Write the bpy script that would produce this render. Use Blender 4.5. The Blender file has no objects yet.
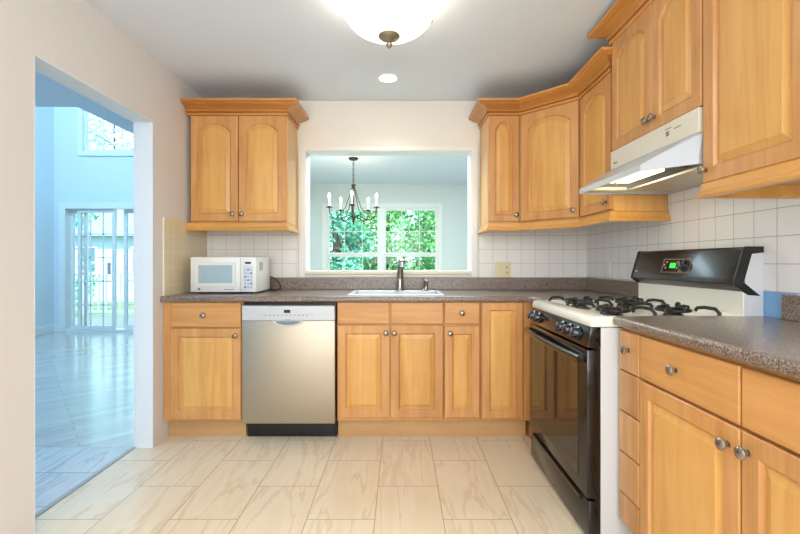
import bpy, bmesh, math, random
from math import pi, sin, cos, radians
from mathutils import Matrix, Vector

random.seed(7)
S = bpy.context.scene
COL = S.collection

# ------------------------------------------------------------------ camera, world, sun, area lights, exposure
H = 1.155                      # eye height
F, CX, CY = 425.0, 400.0, 262.0
cam_d = bpy.data.cameras.new('camera')
cam = bpy.data.objects.new('camera', cam_d)
COL.objects.link(cam)
cam.location = (0, 0, H)
cam.rotation_euler = (pi / 2, 0, 0)
cam_d.sensor_width = 36.0
cam_d.lens = 36.0 * F / 800.0
cam_d.shift_y = -(267.0 - CY) / 800.0
cam_d.clip_start = 0.05
S.camera = cam

S.view_settings.view_transform = 'Standard'
S.view_settings.look = 'None'
S.view_settings.exposure = 0.0
S.view_settings.gamma = 1.0
S.view_settings.use_curve_mapping = False

w = bpy.data.worlds.new('world')
S.world = w
w.use_nodes = True
bg = w.node_tree.nodes['Background']
bg.inputs[0].default_value = (0.54, 0.82, 1.0, 1)
bg.inputs[1].default_value = 3.0

def light(name, kind, loc, energy, color=(1, 1, 1), rot=(0, 0, 0), size=None, size_y=None, spread=None):
    d = bpy.data.lights.new(name, kind)
    d.energy = energy
    d.color = color
    if kind == 'AREA':
        d.shape = 'RECTANGLE'
        d.size = size
        d.size_y = size_y or size
        if spread: d.spread = spread
    elif kind == 'SUN':
        d.angle = radians(2)
    elif size is not None:
        d.shadow_soft_size = size
    o = bpy.data.objects.new(name, d)
    COL.objects.link(o)
    o.location = loc
    o.rotation_euler = rot
    return o

# daylight falling on the gardens from behind the house
light('sun', 'SUN', (0, 0, 20), 7.0, (0.95, 1.0, 0.95), rot=(radians(48), 0, radians(25)))
# added unseen fill lamp in front of the closed rear wall
light('rear_fill', 'AREA', (0.0, -2.3, 1.55), 80, (0.93, 0.97, 1.0), rot=(radians(90), 0, 0), size=2.6, size_y=1.6)
# added unseen fill lamps behind the camera, one facing down, one up
light('near_fill_down', 'AREA', (-0.1, -0.3, 2.40), 14, (1.0, 0.97, 0.92), size=1.0, size_y=1.0)
light('near_fill_up', 'AREA', (0.0, -0.9, 1.75), 30, (0.82, 0.92, 1.0), rot=(radians(180), 0, 0), size=1.2, size_y=1.2)
# added unseen fill lamps standing in for daylight: living room, hall, dining room
light('living_fill', 'AREA', (-4.2, 4.2, 4.6), 215, (0.38, 0.68, 1.0), rot=(radians(38), 0, 0), size=2.6, size_y=3.0)
light('hall_fill', 'AREA', (-3.2, 1.2, 2.38), 52, (0.34, 0.64, 1.0), size=1.2, size_y=1.6)
light('dining_fill', 'AREA', (-0.2, 4.25, 2.40), 88, (0.68, 0.90, 1.0), size=2.2, size_y=0.9)

# ------------------------------------------------------------------ helpers
def lin(c):
    r = []
    for v in c:
        v = v / 255.0
        r.append(v / 12.92 if v <= 0.04045 else ((v + 0.055) / 1.055) ** 2.4)
    return (r[0], r[1], r[2], 1.0)

def at(px, py, d):
    return Vector(((px - CX) * d / F, d, H - (py - CY) * d / F))

ROOTM = {}

def BM():
    return bmesh.new()

def merge(bm, other, M=None):
    if M is not None:
        other.transform(M)
    me = bpy.data.meshes.new('tmp')
    other.to_mesh(me)
    bm.from_mesh(me)
    bpy.data.meshes.remove(me)
    other.free()

def box(bm, x0, x1, y0, y1, z0, z1, bev=0.0, seg=2):
    if x0 > x1: x0, x1 = x1, x0
    if y0 > y1: y0, y1 = y1, y0
    if z0 > z1: z0, z1 = z1, z0
    b = bmesh.new()
    vs = [b.verts.new(p) for p in ((x0, y0, z0), (x1, y0, z0), (x1, y1, z0), (x0, y1, z0),
                                   (x0, y0, z1), (x1, y0, z1), (x1, y1, z1), (x0, y1, z1))]
    for f in ((3, 2, 1, 0), (4, 5, 6, 7), (0, 1, 5, 4), (1, 2, 6, 5), (2, 3, 7, 6), (3, 0, 4, 7)):
        b.faces.new([vs[i] for i in f])
    if bev > 0:
        bmesh.ops.bevel(b, geom=list(b.edges), offset=bev, segments=seg, affect='EDGES', profile=0.5)
    merge(bm, b)

def prism(bm, pts, axis, a, b_, bev=0.0, seg=2):
    """pts polygon; axis 'z': (x,y); 'y': (x,z); 'x': (y,z); extruded from a to b_"""
    b = bmesh.new()
    def P(p, t):
        return {'z': (p[0], p[1], t), 'y': (p[0], t, p[1]), 'x': (t, p[0], p[1])}[axis]
    lo = [b.verts.new(P(p, a)) for p in pts]
    hi = [b.verts.new(P(p, b_)) for p in pts]
    n = len(pts)
    b.faces.new(lo); b.faces.new(hi[::-1])
    for i in range(n):
        j = (i + 1) % n
        b.faces.new((lo[i], hi[i], hi[j], lo[j]))
    bmesh.ops.recalc_face_normals(b, faces=list(b.faces))
    if bev > 0:
        bmesh.ops.bevel(b, geom=list(b.edges), offset=bev, segments=seg, affect='EDGES', profile=0.5)
    merge(bm, b)

def frame_for(d):
    d = d.normalized()
    u = Vector((0, 0, 1)) if abs(d.z) < 0.9 else Vector((1, 0, 0))
    s = d.cross(u).normalized()
    return s, s.cross(d).normalized()

def tube(bm, pts, r, n=10, caps=True, closed=False):
    pts = [Vector(p) for p in pts]
    rs = r if isinstance(r, (list, tuple)) else [r] * len(pts)
    rings = []
    N = len(pts)
    s0 = None
    for i, p in enumerate(pts):
        if closed:
            d = pts[(i + 1) % N] - pts[i - 1]
        else:
            d = pts[min(i + 1, N - 1)] - pts[max(i - 1, 0)]
        d.normalize()
        if s0 is None:
            s0, t0 = frame_for(d)
        else:
            s0 = (s0 - d * s0.dot(d))
            if s0.length < 1e-5: s0, _ = frame_for(d)
            s0.normalize()
        t0 = d.cross(s0)
        rings.append([bm.verts.new(p + (s0 * cos(2 * pi * k / n) + t0 * sin(2 * pi * k / n)) * rs[i]) for k in range(n)])
    m = N if closed else N - 1
    for i in range(m):
        A, B = rings[i], rings[(i + 1) % N]
        for k in range(n):
            bm.faces.new((A[k], A[(k + 1) % n], B[(k + 1) % n], B[k]))
    if caps and not closed:
        bm.faces.new(rings[0][::-1]); bm.faces.new(rings[-1])

def lathe(bm, prof, loc=(0, 0, 0), axis='z', n=32, flip=False):
    """prof list of (radius, height) along axis"""
    b = bmesh.new()
    rings = []
    for r, h in prof:
        if r < 1e-6:
            rings.append([b.verts.new((0, 0, h))])
        else:
            rings.append([b.verts.new((r * cos(2 * pi * k / n), r * sin(2 * pi * k / n), h)) for k in range(n)])
    for A, B in zip(rings, rings[1:]):
        if len(A) == 1 and len(B) == 1: continue
        for k in range(n):
            a0, a1 = A[k % len(A)], A[(k + 1) % len(A)]
            b0, b1 = B[k % len(B)], B[(k + 1) % len(B)]
            q = []
            for v in (a0, a1, b1, b0):
                if v not in q: q.append(v)
            if len(q) > 2: b.faces.new(q)
    bmesh.ops.recalc_face_normals(b, faces=list(b.faces))
    R = Matrix.Identity(4)
    if axis == '-y': R = Matrix.Rotation(radians(90), 4, 'X')      # +z -> -y
    elif axis == 'y': R = Matrix.Rotation(radians(-90), 4, 'X')
    elif axis == '-x': R = Matrix.Rotation(radians(-90), 4, 'Y')
    elif axis == '-z': R = Matrix.Rotation(radians(180), 4, 'X')
    merge(bm, b, Matrix.Translation(Vector(loc)) @ R)

def sweep(bm, path, prof, segs=None):
    """profile (outward, z) swept along plan path, mitred; outward = right of travel"""
    P = [Vector((p[0], p[1])) for p in path]
    N = len(P)
    nor = []
    for i in range(N - 1):
        d = (P[i + 1] - P[i]).normalized()
        nor.append(Vector((d.y, -d.x)))
    off = []
    for i in range(N):
        if i == 0: off.append(nor[0])
        elif i == N - 1: off.append(nor[-1])
        else:
            a, b = nor[i - 1], nor[i]
            off.append((a + b) / (1 + a.dot(b)))
    segs = segs if segs is not None else (0, N - 1)
    b = bmesh.new()
    rings = []
    for i in range(segs[0], segs[1] + 1):
        rings.append([b.verts.new((P[i].x + off[i].x * o, P[i].y + off[i].y * o, z)) for o, z in prof])
    n = len(prof)
    for A, B in zip(rings, rings[1:]):
        for k in range(n):
            b.faces.new((A[k], A[(k + 1) % n], B[(k + 1) % n], B[k]))
    b.faces.new(rings[0]); b.faces.new(rings[-1][::-1])
    bmesh.ops.recalc_face_normals(b, faces=list(b.faces))
    merge(bm, b)

def tag(o, label=None, cat=None, group=None, kind=None):
    if label: o['label'] = label
    if cat: o['category'] = cat
    if group: o['group'] = group
    if kind: o['kind'] = kind
    return o

def thing(name, label, cat, loc=(0, 0, 0), rz=0.0, group=None):
    o = bpy.data.objects.new(name, None)
    o.empty_display_size = 0.1
    COL.objects.link(o)
    o.location = loc
    o.rotation_euler = (0, 0, rz)
    ROOTM[o] = Matrix.Translation(Vector(loc)) @ Matrix.Rotation(rz, 4, 'Z')
    return tag(o, label, cat, group)

def rootm(o):
    M = Matrix.Identity(4)
    while o is not None:
        if o in ROOTM: M = ROOTM[o] @ M if False else ROOTM[o]
        if o in ROOTM: return M
        o = o.parent
    return M

def obj(name, bm, mats, parent=None, local=False, smooth=None, label=None, loc=None):
    """world-space bmesh -> one mesh object (local: already in the thing's frame)"""
    me = bpy.data.meshes.new(name)
    if not local:
        if parent is not None:
            bm.transform(rootm(parent).inverted())
        elif loc is not None:
            bm.transform(Matrix.Translation(-Vector(loc)))
    bm.to_mesh(me)
    bm.free()
    for m in (mats if isinstance(mats, (list, tuple)) else [mats]):
        me.materials.append(m)
    if smooth is not None:
        me.shade_smooth() if hasattr(me, 'shade_smooth') else [setattr(p, 'use_smooth', True) for p in me.polygons]
        me.set_sharp_from_angle(angle=radians(smooth))
    o = bpy.data.objects.new(name, me)
    COL.objects.link(o)
    if parent is not None: o.parent = parent
    elif loc is not None:
        o.location = loc
        ROOTM[o] = Matrix.Translation(Vector(loc))
    if label: o['label'] = label
    return o

def struct(name, bm, m, parent=None):
    o = obj(name, bm, m, parent)
    if parent is None: o['kind'] = 'structure'
    return o

def text(name, body, size, mat, parent, M):
    c = bpy.data.curves.new(name, 'FONT')
    c.body = body; c.size = size; c.extrude = 0.0003
    c.align_x = 'CENTER'; c.align_y = 'CENTER'
    c.materials.append(mat)
    t_ = bpy.data.objects.new('tmp_text', c)
    me = bpy.data.meshes.new_from_object(t_)
    bpy.data.objects.remove(t_)
    o = bpy.data.objects.new(name, me)
    COL.objects.link(o)
    o.parent = parent
    o.matrix_local = rootm(parent).inverted() @ M
    return o

# ------------------------------------------------------------------ materials
def newmat(name):
    m = bpy.data.materials.new(name)
    m.use_nodes = True
    nt = m.node_tree
    return m, nt, nt.nodes, nt.links, nt.nodes['Principled BSDF']

def plain(name, rgb, rough=0.5, metal=0.0, coat=0.0, bump=0.0, bscale=200, emit=None, estr=0.0, spec=None, var=0.0):
    m, nt, N, L, p = newmat(name)
    p.inputs['Base Color'].default_value = lin(rgb)
    p.inputs['Roughness'].default_value = rough
    p.inputs['Metallic'].default_value = metal
    p.inputs['Coat Weight'].default_value = coat
    p.inputs['Coat Roughness'].default_value = 0.08
    if spec is not None: p.inputs['Specular IOR Level'].default_value = spec
    if emit:
        p.inputs['Emission Color'].default_value = lin(emit)
        p.inputs['Emission Strength'].default_value = estr
    tc = N.new('ShaderNodeTexCoord')
    nz = N.new('ShaderNodeTexNoise')
    nz.inputs['Scale'].default_value = bscale
    nz.inputs['Detail'].default_value = 4
    L.new(tc.outputs['Object'], nz.inputs['Vector'])
    if bump > 0:
        b = N.new('ShaderNodeBump')
        b.inputs['Strength'].default_value = bump
        b.inputs['Distance'].default_value = 0.002
        L.new(nz.outputs['Fac'], b.inputs['Height'])
        L.new(b.outputs['Normal'], p.inputs['Normal'])
    # faint roughness unevenness, as on any real surface
    mr = N.new('ShaderNodeMapRange')
    mr.inputs['To Min'].default_value = max(0.02, rough - 0.04)
    mr.inputs['To Max'].default_value = min(1.0, rough + 0.04)
    n2 = N.new('ShaderNodeTexNoise'); n2.inputs['Scale'].default_value = 6
    L.new(tc.outputs['Object'], n2.inputs['Vector'])
    L.new(n2.outputs['Fac'], mr.inputs['Value'])
    L.new(mr.outputs['Result'], p.inputs['Roughness'])
    if var > 0:
        n3 = N.new('ShaderNodeTexNoise'); n3.inputs['Scale'].default_value = 1.7; n3.inputs['Detail'].default_value = 5
        L.new(tc.outputs['Object'], n3.inputs['Vector'])
        mx = N.new('ShaderNodeMix'); mx.data_type = 'RGBA'
        c = lin(rgb)
        mx.inputs[6].default_value = (c[0] * (1 - var), c[1] * (1 - var), c[2] * (1 - var * 1.15), 1)
        mx.inputs[7].default_value = c
        L.new(n3.outputs['Fac'], mx.inputs[0])
        L.new(mx.outputs[2], p.inputs['Base Color'])
    return m

def wood(name, light_c, dark_c, grain='z', rough=0.36, scale=1.0):
    m, nt, N, L, p = newmat(name)
    tc = N.new('ShaderNodeTexCoord')
    oi = N.new('ShaderNodeObjectInfo')
    mul = N.new('ShaderNodeVectorMath'); mul.operation = 'SCALE'
    cmb = N.new('ShaderNodeCombineXYZ')
    for k in range(3): L.new(oi.outputs['Random'], cmb.inputs[k])
    L.new(cmb.outputs[0], mul.inputs[0]); mul.inputs['Scale'].default_value = 13.0
    add = N.new('ShaderNodeVectorMath'); add.operation = 'ADD'
    L.new(tc.outputs['Object'], add.inputs[0]); L.new(mul.outputs[0], add.inputs[1])
    mp = N.new('ShaderNodeMapping')
    s = {'z': (1, 1, 0.07), 'x': (0.07, 1, 1), 'y': (1, .07, 1)}[grain]
    mp.inputs['Scale'].default_value = s
    L.new(add.outputs[0], mp.inputs['Vector'])
    fine = N.new('ShaderNodeTexNoise'); fine.inputs['Scale'].default_value = 90 * scale
    fine.inputs['Detail'].default_value = 6; fine.inputs['Roughness'].default_value = 0.65
    L.new(mp.outputs[0], fine.inputs['Vector'])
    broad = N.new('ShaderNodeTexNoise'); broad.inputs['Scale'].default_value = 14 * scale
    broad.inputs['Detail'].default_value = 3; broad.inputs['Distortion'].default_value = 0.8
    L.new(mp.outputs[0], broad.inputs['Vector'])
    mot = N.new('ShaderNodeTexNoise'); mot.inputs['Scale'].default_value = 5
    L.new(add.outputs[0], mot.inputs['Vector'])
    a = N.new('ShaderNodeMath'); a.operation = 'MULTIPLY_ADD'
    L.new(fine.outputs['Fac'], a.inputs[0]); a.inputs[1].default_value = 0.45
    L.new(broad.outputs['Fac'], a.inputs[2])
    b = N.new('ShaderNodeMath'); b.operation = 'MULTIPLY_ADD'
    L.new(mot.outputs['Fac'], b.inputs[0]); b.inputs[1].default_value = 0.35
    L.new(a.outputs[0], b.inputs[2])
    mr = N.new('ShaderNodeMapRange')
    mr.inputs['From Min'].default_value = 0.58; mr.inputs['From Max'].default_value = 1.2
    L.new(b.outputs[0], mr.inputs['Value'])
    mx = N.new('ShaderNodeMix'); mx.data_type = 'RGBA'
    mx.inputs[6].default_value = lin(dark_c); mx.inputs[7].default_value = lin(light_c)
    L.new(mr.outputs['Result'], mx.inputs[0])
    hv = N.new('ShaderNodeHueSaturation')
    v = N.new('ShaderNodeMapRange'); v.inputs['To Min'].default_value = 0.94; v.inputs['To Max'].default_value = 1.05
    L.new(oi.outputs['Random'], v.inputs['Value'])
    L.new(v.outputs['Result'], hv.inputs['Value'])
    L.new(mx.outputs[2], hv.inputs['Color'])
    L.new(hv.outputs[0], p.inputs['Base Color'])
    p.inputs['Roughness'].default_value = rough
    p.inputs['Coat Weight'].default_value = 0.25
    p.inputs['Coat Roughness'].default_value = 0.2
    bp = N.new('ShaderNodeBump'); bp.inputs['Strength'].default_value = 0.06; bp.inputs['Distance'].default_value = 0.001
    L.new(fine.outputs['Fac'], bp.inputs['Height']); L.new(bp.outputs[0], p.inputs['Normal'])
    return m

def tilemat(name, axes, pitch, origin, tile_c, grout_c, mortar=0.0016, rough=0.18, bumpy=True, tile_c2=None):
    m, nt, N, L, p = newmat(name)
    tc = N.new('ShaderNodeTexCoord'); sp = N.new('ShaderNodeSeparateXYZ')
    L.new(tc.outputs['Object'], sp.inputs[0])
    cb = N.new('ShaderNodeCombineXYZ')
    for k, (ax, o) in enumerate(zip(axes, origin)):
        ad = N.new('ShaderNodeMath'); ad.operation = 'ADD'
        L.new(sp.outputs[ax], ad.inputs[0]); ad.inputs[1].default_value = 100 * pitch - o
        L.new(ad.outputs[0], cb.inputs[k])
    br = N.new('ShaderNodeTexBrick')
    br.offset = 0.0; br.squash = 1.0
    br.inputs['Scale'].default_value = 1.0
    br.inputs['Brick Width'].default_value = pitch
    br.inputs['Row Height'].default_value = pitch
    br.inputs['Mortar Size'].default_value = mortar
    br.inputs['Mortar Smooth'].default_value = 0.2
    br.inputs['Color1'].default_value = lin(tile_c)
    br.inputs['Color2'].default_value = lin(tile_c2 or tile_c)
    br.inputs['Mortar'].default_value = lin(grout_c)
    L.new(cb.outputs[0], br.inputs['Vector'])
    L.new(br.outputs['Color'], p.inputs['Base Color'])
    nz = N.new('ShaderNodeTexNoise'); nz.inputs['Scale'].default_value = 14
    L.new(tc.outputs['Object'], nz.inputs['Vector'])
    h = N.new('ShaderNodeMath'); h.operation = 'MULTIPLY_ADD'
    L.new(br.outputs['Fac'], h.inputs[0]); h.inputs[1].default_value = -1.0
    sc = N.new('ShaderNodeMath'); sc.operation = 'MULTIPLY'; sc.inputs[1].default_value = 0.6
    L.new(nz.outputs['Fac'], sc.inputs[0]); L.new(sc.outputs[0], h.inputs[2])
    bp = N.new('ShaderNodeBump'); bp.inputs['Strength'].default_value = 0.5; bp.inputs['Distance'].default_value = 0.0015
    L.new(h.outputs[0], bp.inputs['Height']); L.new(bp.outputs[0], p.inputs['Normal'])
    rr = N.new('ShaderNodeMapRange'); rr.inputs['To Min'].default_value = rough; rr.inputs['To Max'].default_value = 0.8
    L.new(br.outputs['Fac'], rr.inputs['Value']); L.new(rr.outputs['Result'], p.inputs['Roughness'])
    return m

def floor_tile(name, bw, rh, sx, sy, off, c_base, c_light, c_vein, grout, rough=0.3):
    m, nt, N, L, p = newmat(name)
    tc = N.new('ShaderNodeTexCoord'); sp = N.new('ShaderNodeSeparateXYZ')
    L.new(tc.outputs['Object'], sp.inputs[0])
    cb = N.new('ShaderNodeCombineXYZ')
    ax = N.new('ShaderNodeMath'); ax.operation = 'ADD'; ax.inputs[1].default_value = sy
    ay = N.new('ShaderNodeMath'); ay.operation = 'ADD'; ay.inputs[1].default_value = sx
    L.new(sp.outputs[1], ax.inputs[0]); L.new(sp.outputs[0], ay.inputs[0])
    L.new(ax.outputs[0], cb.inputs[0]); L.new(ay.outputs[0], cb.inputs[1])
    br = N.new('ShaderNodeTexBrick'); br.offset = off; br.squash = 1.0
    br.inputs['Scale'].default_value = 1.0
    br.inputs['Brick Width'].default_value = bw; br.inputs['Row Height'].default_value = rh
    br.inputs['Mortar Size'].default_value = 0.0022; br.inputs['Mortar Smooth'].default_value = 0.1
    br.inputs['Color1'].default_value = (0, 0, 0, 1); br.inputs['Color2'].default_value = (1, 1, 1, 1)
    br.inputs['Mortar'].default_value = (0.5, 0.5, 0.5, 1)
    L.new(cb.outputs[0], br.inputs['Vector'])
    sc = N.new('ShaderNodeVectorMath'); sc.operation = 'SCALE'; sc.inputs['Scale'].default_value = 23
    L.new(br.outputs['Color'], sc.inputs[0])
    ad = N.new('ShaderNodeVectorMath'); ad.operation = 'ADD'
    L.new(tc.outputs['Object'], ad.inputs[0]); L.new(sc.outputs[0], ad.inputs[1])
    mp = N.new('ShaderNodeMapping'); mp.inputs['Rotation'].default_value = (0, 0, radians(24))
    mp.inputs['Scale'].default_value = (6.5, 0.9, 1)
    L.new(ad.outputs[0], mp.inputs['Vector'])
    n1 = N.new('ShaderNodeTexNoise'); n1.inputs['Scale'].default_value = 1.0; n1.inputs['Detail'].default_value = 5
    n1.inputs['Roughness'].default_value = 0.55; n1.inputs['Distortion'].default_value = 0.35
    L.new(mp.outputs[0], n1.inputs['Vector'])
    r1 = N.new('ShaderNodeValToRGB')
    e = r1.color_ramp.elements
    e[0].position = 0.30; e[0].color = lin(c_base)
    e[1].position = 0.75; e[1].color = lin(c_light)
    for pos, c in ((0.44, c_light), (0.49, c_vein), (0.505, c_light), (0.60, c_base)):
        el = e.new(pos); el.color = lin(c)
    L.new(n1.outputs['Fac'], r1.inputs[0])
    mx = N.new('ShaderNodeMix'); mx.data_type = 'RGBA'
    L.new(br.outputs['Fac'], mx.inputs[0]); L.new(r1.outputs[0], mx.inputs[6]); mx.inputs[7].default_value = lin(grout)
    L.new(mx.outputs[2], p.inputs['Base Color'])
    bp = N.new('ShaderNodeBump'); bp.invert = True; bp.inputs['Strength'].default_value = 0.4; bp.inputs['Distance'].default_value = 0.0012
    L.new(br.outputs['Fac'], bp.inputs['Height']); L.new(bp.outputs[0], p.inputs['Normal'])
    p.inputs['Roughness'].default_value = rough
    return m

def laminate(name):
    m, nt, N, L, p = newmat(name)
    tc = N.new('ShaderNodeTexCoord')
    v = N.new('ShaderNodeTexVoronoi'); v.inputs['Scale'].default_value = 300
    L.new(tc.outputs['Object'], v.inputs['Vector'])
    n = N.new('ShaderNodeTexNoise'); n.inputs['Scale'].default_value = 160; n.inputs['Detail'].default_value = 5
    L.new(tc.outputs['Object'], n.inputs['Vector'])
    sp = N.new('ShaderNodeSeparateColor'); L.new(v.outputs['Color'], sp.inputs[0])
    a = N.new('ShaderNodeMath'); a.operation = 'MULTIPLY_ADD'; a.inputs[1].default_value = 0.5
    L.new(sp.outputs[0], a.inputs[0])
    b = N.new('ShaderNodeMath'); b.operation = 'MULTIPLY'; b.inputs[1].default_value = 0.55
    L.new(n.outputs['Fac'], b.inputs[0]); L.new(b.outputs[0], a.inputs[2])
    r = N.new('ShaderNodeValToRGB'); e = r.color_ramp.elements
    e[0].position = 0.24; e[0].color = lin((66, 54, 46))
    e[1].position = 0.80; e[1].color = lin((176, 160, 144))
    for pos, c in ((0.38, (98, 82, 72)), (0.52, (122, 105, 93)), (0.66, (144, 126, 112))):
        el = e.new(pos); el.color = lin(c)
    L.new(a.outputs[0], r.inputs[0]); L.new(r.outputs[0], p.inputs['Base Color'])
    p.inputs['Roughness'].default_value = 0.28
    p.inputs['Coat Weight'].default_value = 0.3; p.inputs['Coat Roughness'].default_value = 0.15
    return m

def brushed(name, rgb, rough=0.33, axis='x'):
    m, nt, N, L, p = newmat(name)
    tc = N.new('ShaderNodeTexCoord'); mp = N.new('ShaderNodeMapping')
    mp.inputs['Scale'].default_value = (2, 300, 300) if axis == 'x' else (300, 2, 300)
    L.new(tc.outputs['Object'], mp.inputs['Vector'])
    n = N.new('ShaderNodeTexNoise'); n.inputs['Scale'].default_value = 1.0; n.inputs['Detail'].default_value = 3
    L.new(mp.outputs[0], n.inputs['Vector'])
    bp = N.new('ShaderNodeBump'); bp.inputs['Strength'].default_value = 0.12; bp.inputs['Distance'].default_value = 0.0005
    L.new(n.outputs['Fac'], bp.inputs['Height']); L.new(bp.outputs[0], p.inputs['Normal'])
    mr = N.new('ShaderNodeMapRange'); mr.inputs['To Min'].default_value = rough - .07; mr.inputs['To Max'].default_value = rough + .07
    L.new(n.outputs['Fac'], mr.inputs['Value']); L.new(mr.outputs['Result'], p.inputs['Roughness'])
    p.inputs['Base Color'].default_value = lin(rgb); p.inputs['Metallic'].default_value = 1.0
    return m

def glassmat(name, tint=(1, 1, 1, 1), gloss=0.08):
    m = bpy.data.materials.new(name); m.use_nodes = True
    N, L = m.node_tree.nodes, m.node_tree.links
    N.clear()
    out = N.new('ShaderNodeOutputMaterial'); mix = N.new('ShaderNodeMixShader')
    tr = N.new('ShaderNodeBsdfTransparent'); tr.inputs[0].default_value = tint
    gl = N.new('ShaderNodeBsdfGlossy'); gl.inputs['Roughness'].default_value = 0.02
    fr = N.new('ShaderNodeFresnel'); fr.inputs[0].default_value = 1.3
    L.new(fr.outputs[0], mix.inputs[0]); L.new(tr.outputs[0], mix.inputs[1]); L.new(gl.outputs[0], mix.inputs[2])
    L.new(mix.outputs[0], out.inputs[0])
    return m

def leafmat(name, c1, c2, c3):
    m, nt, N, L, p = newmat(name)
    tc = N.new('ShaderNodeTexCoord')
    n = N.new('ShaderNodeTexNoise'); n.inputs['Scale'].default_value = 6.0; n.inputs['Detail'].default_value = 6
    n.inputs['Roughness'].default_value = 0.75
    L.new(tc.outputs['Object'], n.inputs['Vector'])
    r = N.new('ShaderNodeValToRGB'); e = r.color_ramp.elements
    e[0].position = 0.35; e[0].color = lin(c1); e[1].position = 0.66; e[1].color = lin(c3)
    el = e.new(0.5); el.color = lin(c2)
    L.new(n.outputs['Fac'], r.inputs[0]); L.new(r.outputs[0], p.inputs['Base Color'])
    p.inputs['Roughness'].default_value = 0.45
    p.inputs['Transmission Weight'].default_value = 0.0
    return m

MAPLE = wood('maple_vertical_grain', (224, 168, 104), (190, 130, 72), 'z')
PANEL = wood('maple_raised_panel', (234, 182, 104), (208, 148, 76), 'z')
MAPLEX = wood('maple_horizontal_grain', (224, 166, 102), (192, 132, 72), 'x')
MAPLE_TRIM = wood('maple_moulding', (216, 152, 78), (182, 116, 54), 'x', rough=0.3)
MAPLE_PALE = wood('maple_side_panel', (234, 184, 114), (210, 156, 90), 'z')
RAILM = wood('maple_light_rail', (230, 174, 94), (204, 144, 72), 'x', rough=0.3)
KICK = wood('pale_plywood_kick', (206, 164, 112), (186, 142, 92), 'x', rough=0.5)
COUNTER = laminate('speckled_brown_laminate')
NICKEL = plain('satin_nickel', (158, 150, 138), 0.25, 1.0)
CHROME = plain('chrome', (205, 205, 205), 0.12, 1.0)
STEEL = brushed('brushed_stainless', (188, 178, 160), 0.48)
SINKSTEEL = plain('sink_stainless', (204, 206, 208), 0.3, 0.85)
SILVER = plain('silver_plastic', (196, 200, 204), 0.35, 0.35)
BLACK = plain('black_enamel', (10, 10, 11), 0.18, 0.0, coat=0.2)
BLACKM = plain('black_cast_iron', (26, 26, 27), 0.42, 0.0, bump=0.3, bscale=400)
BLACKP = plain('black_plastic', (16, 17, 18), 0.35)
OVENGLASS = plain('dark_oven_glass', (10, 9, 8), 0.05, 0.0, coat=0.15, spec=0.6)
CREAM = plain('cream_enamel', (238, 235, 222), 0.25, 0.0, coat=0.4)
RANGEW = plain('white_range_side', (214, 216, 218), 0.35)
HOODW = plain('bone_white_hood_enamel', (226, 220, 202), 0.3, 0.0, coat=0.3)
HOODU = plain('bright_hood_underside', (206, 198, 182), 0.35, 0.3)
WHITEP = plain('white_plastic', (236, 236, 232), 0.32)
GREYP = plain('pale_blue_grey_plastic', (176, 198, 208), 0.3)
MWGLASS = plain('microwave_window_mesh', (176, 200, 208), 0.18, coat=0.6)
ALMOND = plain('almond_plastic', (232, 218, 176), 0.35)
DARKHOLE = plain('dark_slot', (30, 26, 22), 0.6)
GREEN = plain('green_clock_digits', (40, 200, 70), 0.5, emit=(60, 255, 90), estr=0.8)
WALLK = plain('kitchen_wall_paint', (228, 224, 222), 0.7, bump=0.08, bscale=260, var=0.03)
WALLB = plain('back_wall_paint', (240, 234, 224), 0.7, bump=0.08, bscale=260, var=0.02)
WALLD = plain('dining_wall_paint', (226, 230, 226), 0.7, bump=0.06, bscale=260, var=0.02)
WALLL = plain('living_wall_paint', (226, 232, 232), 0.7, bump=0.06, bscale=260, var=0.02)
JAMBP = plain('white_jamb_paint', (232, 234, 234), 0.55, bump=0.06, bscale=260, var=0.02)
CEIL = plain('flat_white_ceiling_paint', (228, 236, 246), 0.85, bump=0.1, bscale=300, var=0.02)
TRIMW = plain('white_trim_gloss', (240, 238, 232), 0.3)
LEDGE = plain('cream_ledge_board', (236, 226, 198), 0.35)
BLUEREFL = plain('wall_strip_blue_reflection', (134, 182, 232), 0.5)  # bluish reflected light painted into the wall colour
BRONZE = plain('dark_bronze', (62, 52, 38), 0.4, 0.8)
PEWTER = plain('antique_pewter', (168, 160, 140), 0.35, 0.9, bump=0.4, bscale=90)
CANDLE = plain('ivory_candle_sleeve', (238, 230, 206), 0.5)
BULB = plain('lit_bulb', (255, 244, 220), 0.3, emit=(255, 226, 176), estr=14)
BOWL = plain('lit_alabaster_glass', (250, 244, 232), 0.3, emit=(255, 244, 226), estr=3.2)
RECESS = plain('lit_recessed_lens', (255, 250, 240), 0.4, emit=(255, 240, 214), estr=14)
HOODLAMP = plain('lit_hood_lamp', (255, 240, 210), 0.4, emit=(255, 226, 178), estr=4)
TILE_B = tilemat('white_wall_tile_back', (0, 2), 0.1115, (0.961, 1.3665), (238, 236, 230), (192, 186, 178))
TILE_R = tilemat('white_wall_tile_right', (1, 2), 0.1095, (1.782, 1.3665), (238, 238, 238), (172, 170, 168))
TILE_L = tilemat('warm_lit_wall_tile_left', (1, 2), 0.1115, (2.758, 1.447), (228, 214, 180), (236, 226, 200))  # same white tile, warm light on the left wall put into its colour
FLOORM = floor_tile('beige_veined_floor_tile', 0.565, 0.307, 0.42 + 3.07, 0.0705 + 5.65, 0.5,
                    (232, 212, 180), (237, 219, 190), (224, 200, 166), (182, 158, 124), 0.3)
HALLM = floor_tile('grey_hall_floor_tile', 0.325, 0.28, 1.94 + 2.8, -2.33 + 0.325 * 30, 0.0,
                   (206, 208, 206), (220, 222, 220), (190, 194, 192), (120, 122, 122), 0.28)
GLASS = glassmat('window_glass')
GRASS = plain('lawn_grass', (120, 158, 110), 0.9, bump=0.5, bscale=60, var=0.3)
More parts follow.
